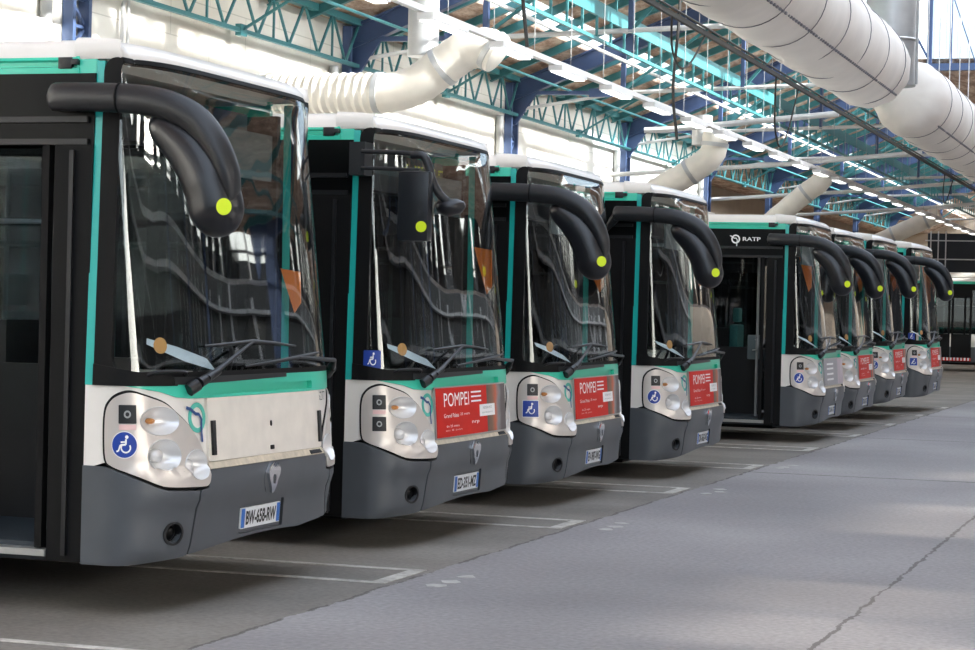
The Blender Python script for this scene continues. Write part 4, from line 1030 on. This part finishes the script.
# --- bent white extraction ducts dropping from the lamp line
def elbow(pts, r, label, y, riser=None, hz=None):
    q_ = 1.045; zf = lambda v: (v-1.63)*q_+1.63      # hung a little farther back, clear of the lamp trunking
    pts = [(a*q_, zf(c)) for a, c in pts]; r *= q_; y *= q_
    if riser: riser = (riser[0]*q_, zf(riser[1]), riser[2] if riser[2] > 9 else zf(riser[2]))
    if hz: hz = (hz[0]*q_, hz[1]*q_, zf(hz[2]))
    t = empty('extraction_duct', (pts[-1][0], y, pts[-1][1]), label, 'duct', 'bent extraction ducts')
    ox, oz = pts[-1]
    pa = bez([(p[0]-ox, 0, p[1]-oz) for p in pts], 6)
    rr_ = [r*(1+(.035 if k % 2 else 0)) for k in range(len(pa))]
    G().tube(pa, rr_, 24, up=(0, 1, 0)).build('elbow', DUCTM, t, smooth=True, ang=70)
    k = len(pa)//2
    for j in (2, len(pa)//2, len(pa)-4):
        d = (pa[j+1]-pa[j-1]).normalized(); G().tube([pa[j]-d*.05, pa[j]+d*.05], r*1.09, 24, up=(0, 1, 0)).build('collar', GALV, t, smooth=True)
    if hz:      # ribbed horizontal run
        n = 34; ps = [(hz[0]-ox+(hz[1]-hz[0])*q/n, 0, hz[2]-oz) for q in range(n+1)]
        G().tube(ps, [r*(1.08 if q % 2 else 1.0) for q in range(n+1)], 24, up=(0, 1, 0)).build('ribbed_pipe', DUCTM, t, smooth=True, ang=30)
    if riser:
        G().tube([(riser[0]-ox, .3, riser[1]-oz), (riser[0]-ox, .3, riser[2]-oz)], r*.8, 20, up=(0, 1, 0)).build('riser', GALV, t, smooth=True)
    return t
elbow([(-13.1, 5.13), (-12.75, 5.14), (-12.3, 5.28), (-11.9, 5.55), (-11.5, 5.80), (-11.15, 5.84), (-10.95, 5.72)], .32, 'bent white duct with ribbed section, nearest, above the second bus', 32.9, riser=(-12.35, 5.75, 9.7), hz=(-15.6, -13.1, 5.13))
elbow([(-12.9, 4.15), (-12.3, 4.55), (-11.6, 4.95), (-11.1, 5.35), (-11.0, 5.85)], .30, 'bent white duct above the empty bay, second of the four', 49.3, riser=(-11.4, 5.6, 6.3))
elbow([(-13.6, 3.6), (-12.6, 4.5), (-11.6, 5.35), (-11.15, 5.7), (-11.0, 6.1)], .30, 'bent white duct over the bus with the grey poster, third of the four', 64.5)
elbow([(-15.5, 4.1), (-13.8, 4.85), (-12.2, 5.6), (-11.0, 6.15)], .36, 'straight slanting duct farthest away over the last bus', 93.5)

# --- downpipes, conduits on the wall
for k, fy in enumerate(FY[1:6]):
    tag(G().tube([(XW+.12, fy-1.0, 0), (XW+.12, fy-1.0, 6.75)], .10, 12).build('downpipe', PIPE, smooth=True), 'grey downpipe on the white wall beside the %s roof column' % ['leftmost', 'second', 'third', 'fourth', 'fifth'][k], 'downpipe', 'wall downpipes')
tag(G().tube([(XW+.1, 33.2, 3), (XW+.1, 33.2, 6.7), (XW+.1, 33.6, 7.4)], .04, 8).tube([(XW+.1, 33.4, 3), (XW+.1, 33.4, 7.4)], .03, 8).build('conduit', STW2), 'pale conduits beside the leftmost blue column', 'conduit')
tag(G().box(-.05, .25, -.45, .45, 0, .75).build('wall_box', STW2), 'cream cabinet fixed high on the white wall, top left', 'cabinet').location = (XW, 30.0, 5.35)

# --- far end clutter: dark building, pipes
t = empty('end_building', (-12, 118, 0), 'dark far building with horizontal rails behind the last buses', 'building')
G().box(-2.5, 20, 0, 6, 0, 6.3).build('wall', DARKW, t)
g = G()
for zz in (4.1, 4.9, 5.9): g.bar((-2.6, -.3, zz), (16, -.3, zz), .06)
for xx in (-2.3, -1.9, -1.5): g.bar((xx, -.3, 0), (xx, -.3, 6.4), .06)
g.build('pipe_rails', STW2, t)
G().box(1.0, 3.2, -.05, 0, .3, 3.0).box(4.0, 6.2, -.05, 0, .3, 3.0).build('door_panel', INTG, t)

# --- right hand side of the yard (unseen, added to block low sky and fill windscreen reflections)
t = empty('added_workshop', (24, 70, 0), 'unseen long workshop building added on the opposite side of the yard', 'building')
G().box(0, 8, -75, 90, 0, 9.0).build('wall', mat('brick_far', '#40403f', .8, noise=.5, nscale=.5), t)
g = G(); g2 = G(); g3 = G(); g4 = G(); rnd = random.Random(5)
yy = -72
while yy < 88:
    w_ = rnd.choice((1.6, 2.6, 3.8)); q = rnd.random()
    if q < .5: g.box(-.1, 0, yy, yy+w_, .2, rnd.choice((3.2, 4.2, 5.6)))
    elif q < .68: g3.box(-.1, 0, yy, yy+w_*.6, rnd.choice((.2, 1.2)), rnd.choice((2.8, 4.6, 6.5)))
    for e in range(rnd.randint(1, 4)): g2.box(-.22, -.1, yy+w_*rnd.random(), yy+w_*rnd.random()*0+w_*.1*e+.08+rnd.random()*.02+w_*0, 0, 0) if False else None
    a = yy+w_+.15; g2.box(-.25, -.1, a, a+.10, .0, rnd.choice((5.2, 7.5, 9))); yy += w_+.5
g4.box(-1.2, 0, -75, 88, 4.75, 4.95).box(-.5, 0, -75, 88, 6.9, 7.05)
g.build('bay_doors', INTG, t); g2.build('door_posts', STW2, t); g3.build('pale_panels', STW2, t); g4.build('canopy', PIPE, t)

# --- painted walkways between the bays
def paint_mat():
    m = bpy.data.materials.new('worn_line_paint'); m.use_nodes = True; nt = m.node_tree; L = nt.links.new; bs = nt.nodes['Principled BSDF']; bs.inputs['Roughness'].default_value = .7
    g = nt.nodes.new('ShaderNodeNewGeometry'); n = nt.nodes.new('ShaderNodeTexNoise'); n.inputs['Scale'].default_value = 5; n.inputs['Detail'].default_value = 8; n.inputs['Roughness'].default_value = .75; L(g.outputs['Position'], n.inputs['Vector'])
    r = nt.nodes.new('ShaderNodeValToRGB'); L(n.outputs['Fac'], r.inputs[0]); e = r.color_ramp.elements; e[0].position = .38; e[0].color = srgb('#948e86'); e[1].position = .64; e[1].color = srgb('#cfccc5')
    L(r.outputs[0], bs.inputs['Base Color']); return m
PM = paint_mat()
SPOT = ['left of the nearest bus', 'between the first and second bus', 'between the second and third bus', 'between the third and fourth bus', 'right of the fourth bus', 'left of the bus with the grey poster', 'right of the bus with the grey poster', 'before the second last bus', 'before the last bus', 'past the last bus']
PY = [(8.30, 8.96), (11.83, 12.49), (15.45, 16.08), (18.98, 19.65), (22.5, 23.15), (26.0, 26.65), (29.5, 30.15), (33, 33.65), (36.6, 37.2), (40.2, 40.8)]
for k, (a, c) in enumerate(PY):
    g = G(); xe = -4.55
    g.box(-17, xe, a-.032, a+.032, 0, .004); g.box(-17, xe, c-.032, c+.032, 0, .004); g.box(xe-.10, xe, a+.032, c-.032, 0, .004)
    tag(g.build('walkway_marking', PM), 'worn white floor lines with closed end, '+SPOT[k], 'floor marking', 'painted walkways between bays')
FP = mat('faded_paint', '#b9b7b3', .75, noise=.25, nscale=9)
for k in range(5):
    rnd = random.Random(k+4); yb = PY[k][1]+[-.1, -.3, -.2, -.1, 0][k]+.2
    t = empty('worn_paint_patch', (-4.28, yb-.3, 0), 'row of worn white paint blots on the joint, '+SPOT[k], 'floor marking', 'worn paint blots')
    for q in range(3):
        cx, cy = rnd.uniform(-.05, .07), -.25+q*.26+rnd.uniform(-.04, .04)
        pts = [(cx+(.03+.04*rnd.random())*math.cos(a)*1.1, cy+(.045+.05*rnd.random())*math.sin(a)) for a in [2*PI*j_/9 for j_ in range(9)]]
        G().add([(x, y, .003) for x, y in pts]+[(x, y, 0) for x, y in pts], [tuple(range(9))]+[(j_, (j_+1) % 9, 9+(j_+1) % 9, 9+j_) for j_ in range(9)]).build('paint_blot', FP, t)
for k, xx in enumerate((6.5, 11.5)):
    t = empty('lattice_girder', (xx, 25, roof_z(xx)-1.5), ['teal lattice girder under the right roof slope, inner one', 'teal lattice girder along the open side of the hall'][k], 'girder')
    G().bar((0, -35, 0), (0, 36, 0), .12, .10).bar((0, -35, 1.0), (0, 36, 1.0), .12, .10).build('chord', STT, t)
    g = G(); y = -35; s_ = 0
    while y < 35.5: g.bar((0, y, s_), (0, y+1.5, 1-s_), .06); y += 1.5; s_ = 1-s_
    g.build('lattice_web', STT, t)
g = G(); yy = -12; rnd = random.Random(9)
while yy < 150:
    wd = rnd.choice((1.8, 2.6, 4.0)); g.box(14.3, 14.45, yy, yy+wd, 6.0, roof_z(14.4) if yy < 60 else 8.9); yy += wd+rnd.choice((.9, 1.4, 2.2))
struct(g.build('wall_unseen_fascia', DARKW))  # unseen fascia added to break up the sky reflected in windscreens
g = G()
for q in range(54): g.bar((14.35, -12+3*q, 6.0), (14.35, -12+3*q, 7.7), .07)
g.bar((14.35, -12, 6.05), (14.35, 150, 6.05), .12).bar((14.35, -12, 6.9), (14.35, 150, 6.9), .08)
struct(g.build('trim_unseen_fascia_bars', STW2))
k = 0; yj = -10
while yj < 62:
    tag(G().bar((2.1, yj, roof_z(2.1)-.12), (14.3, yj, roof_z(14.3)-.12), .09, .2).build('roof_joist', STT), 'teal joist of the right roof slope above the yard side', 'roof joist', 'joists of the right roof slope'); yj += 4
t = empty('lamp_trunking', (4.0, 35, 7.0), 'second lamp trunking over the driving lane, outside the picture', 'trunking')
G().box(-.06, .06, -40, 70, 0, .1).build('trunking_rail', STW2, t)
y = -38
while y < 70:
    f = empty('strip_light', (4.0, y+35, 6.99), 'strip light over the driving lane on the second trunking', 'strip light', 'strip lights over the lane')
    link('fitting_body', me0, f); link('diffuser', me1, f); y += 6
# ------------------------------------------------------------------ light
w = bpy.data.worlds.new('World'); S.world = w; w.use_nodes = True; nt = w.node_tree
sky = nt.nodes.new('ShaderNodeTexSky'); sky.sky_type = 'NISHITA'; sky.sun_disc = False; sky.sun_elevation = R(26); sky.sun_rotation = R(90); sky.air_density = 1.2; sky.dust_density = 2.5
hs = nt.nodes.new('ShaderNodeHueSaturation'); hs.inputs['Saturation'].default_value = .35; nt.links.new(sky.outputs[0], hs.inputs['Color']); nt.links.new(hs.outputs[0], nt.nodes['Background'].inputs['Color']); nt.nodes['Background'].inputs['Strength'].default_value = .45
ld = bpy.data.lights.new('sun', 'SUN'); ld.energy = 9; ld.angle = R(1.2); ld.color = (1, .95, .87)
lo = bpy.data.objects.new('sun', ld); COL.objects.link(lo); lo.location = (30, 20, 30)
sd = Vector((-math.cos(R(26)), .10, -math.sin(R(26)))); lo.rotation_euler = sd.to_track_quat('-Z', 'Y').to_euler()

# ------------------------------------------------------------------ camera
F = 2150; yaw, pit, rol, H = R(18.52), R(.43), R(1.39), 1.631
fw = Vector((-math.sin(yaw)*math.cos(pit), math.cos(yaw)*math.cos(pit), -math.sin(pit)))
r1 = Vector((math.cos(yaw), math.sin(yaw), 0)); u1 = r1.cross(fw)
r2 = math.cos(rol)*r1+math.sin(rol)*u1; u2 = -math.sin(rol)*r1+math.cos(rol)*u1
cd = bpy.data.cameras.new('camera'); cam = bpy.data.objects.new('camera', cd); COL.objects.link(cam)
M_ = Matrix(((r2.x, u2.x, -fw.x, 0), (r2.y, u2.y, -fw.y, 0), (r2.z, u2.z, -fw.z, H), (0, 0, 0, 1)))
cam.matrix_world = M_
cd.sensor_width = 36; cd.lens = F/975*36; cd.clip_end = 500; cd.clip_start = .05
S.camera = cam
vs_ = S.view_settings; vs_.view_transform = 'Standard'; vs_.look = 'None'; vs_.gamma = 1; vs_.use_curve_mapping = False; vs_.exposure = 1.15
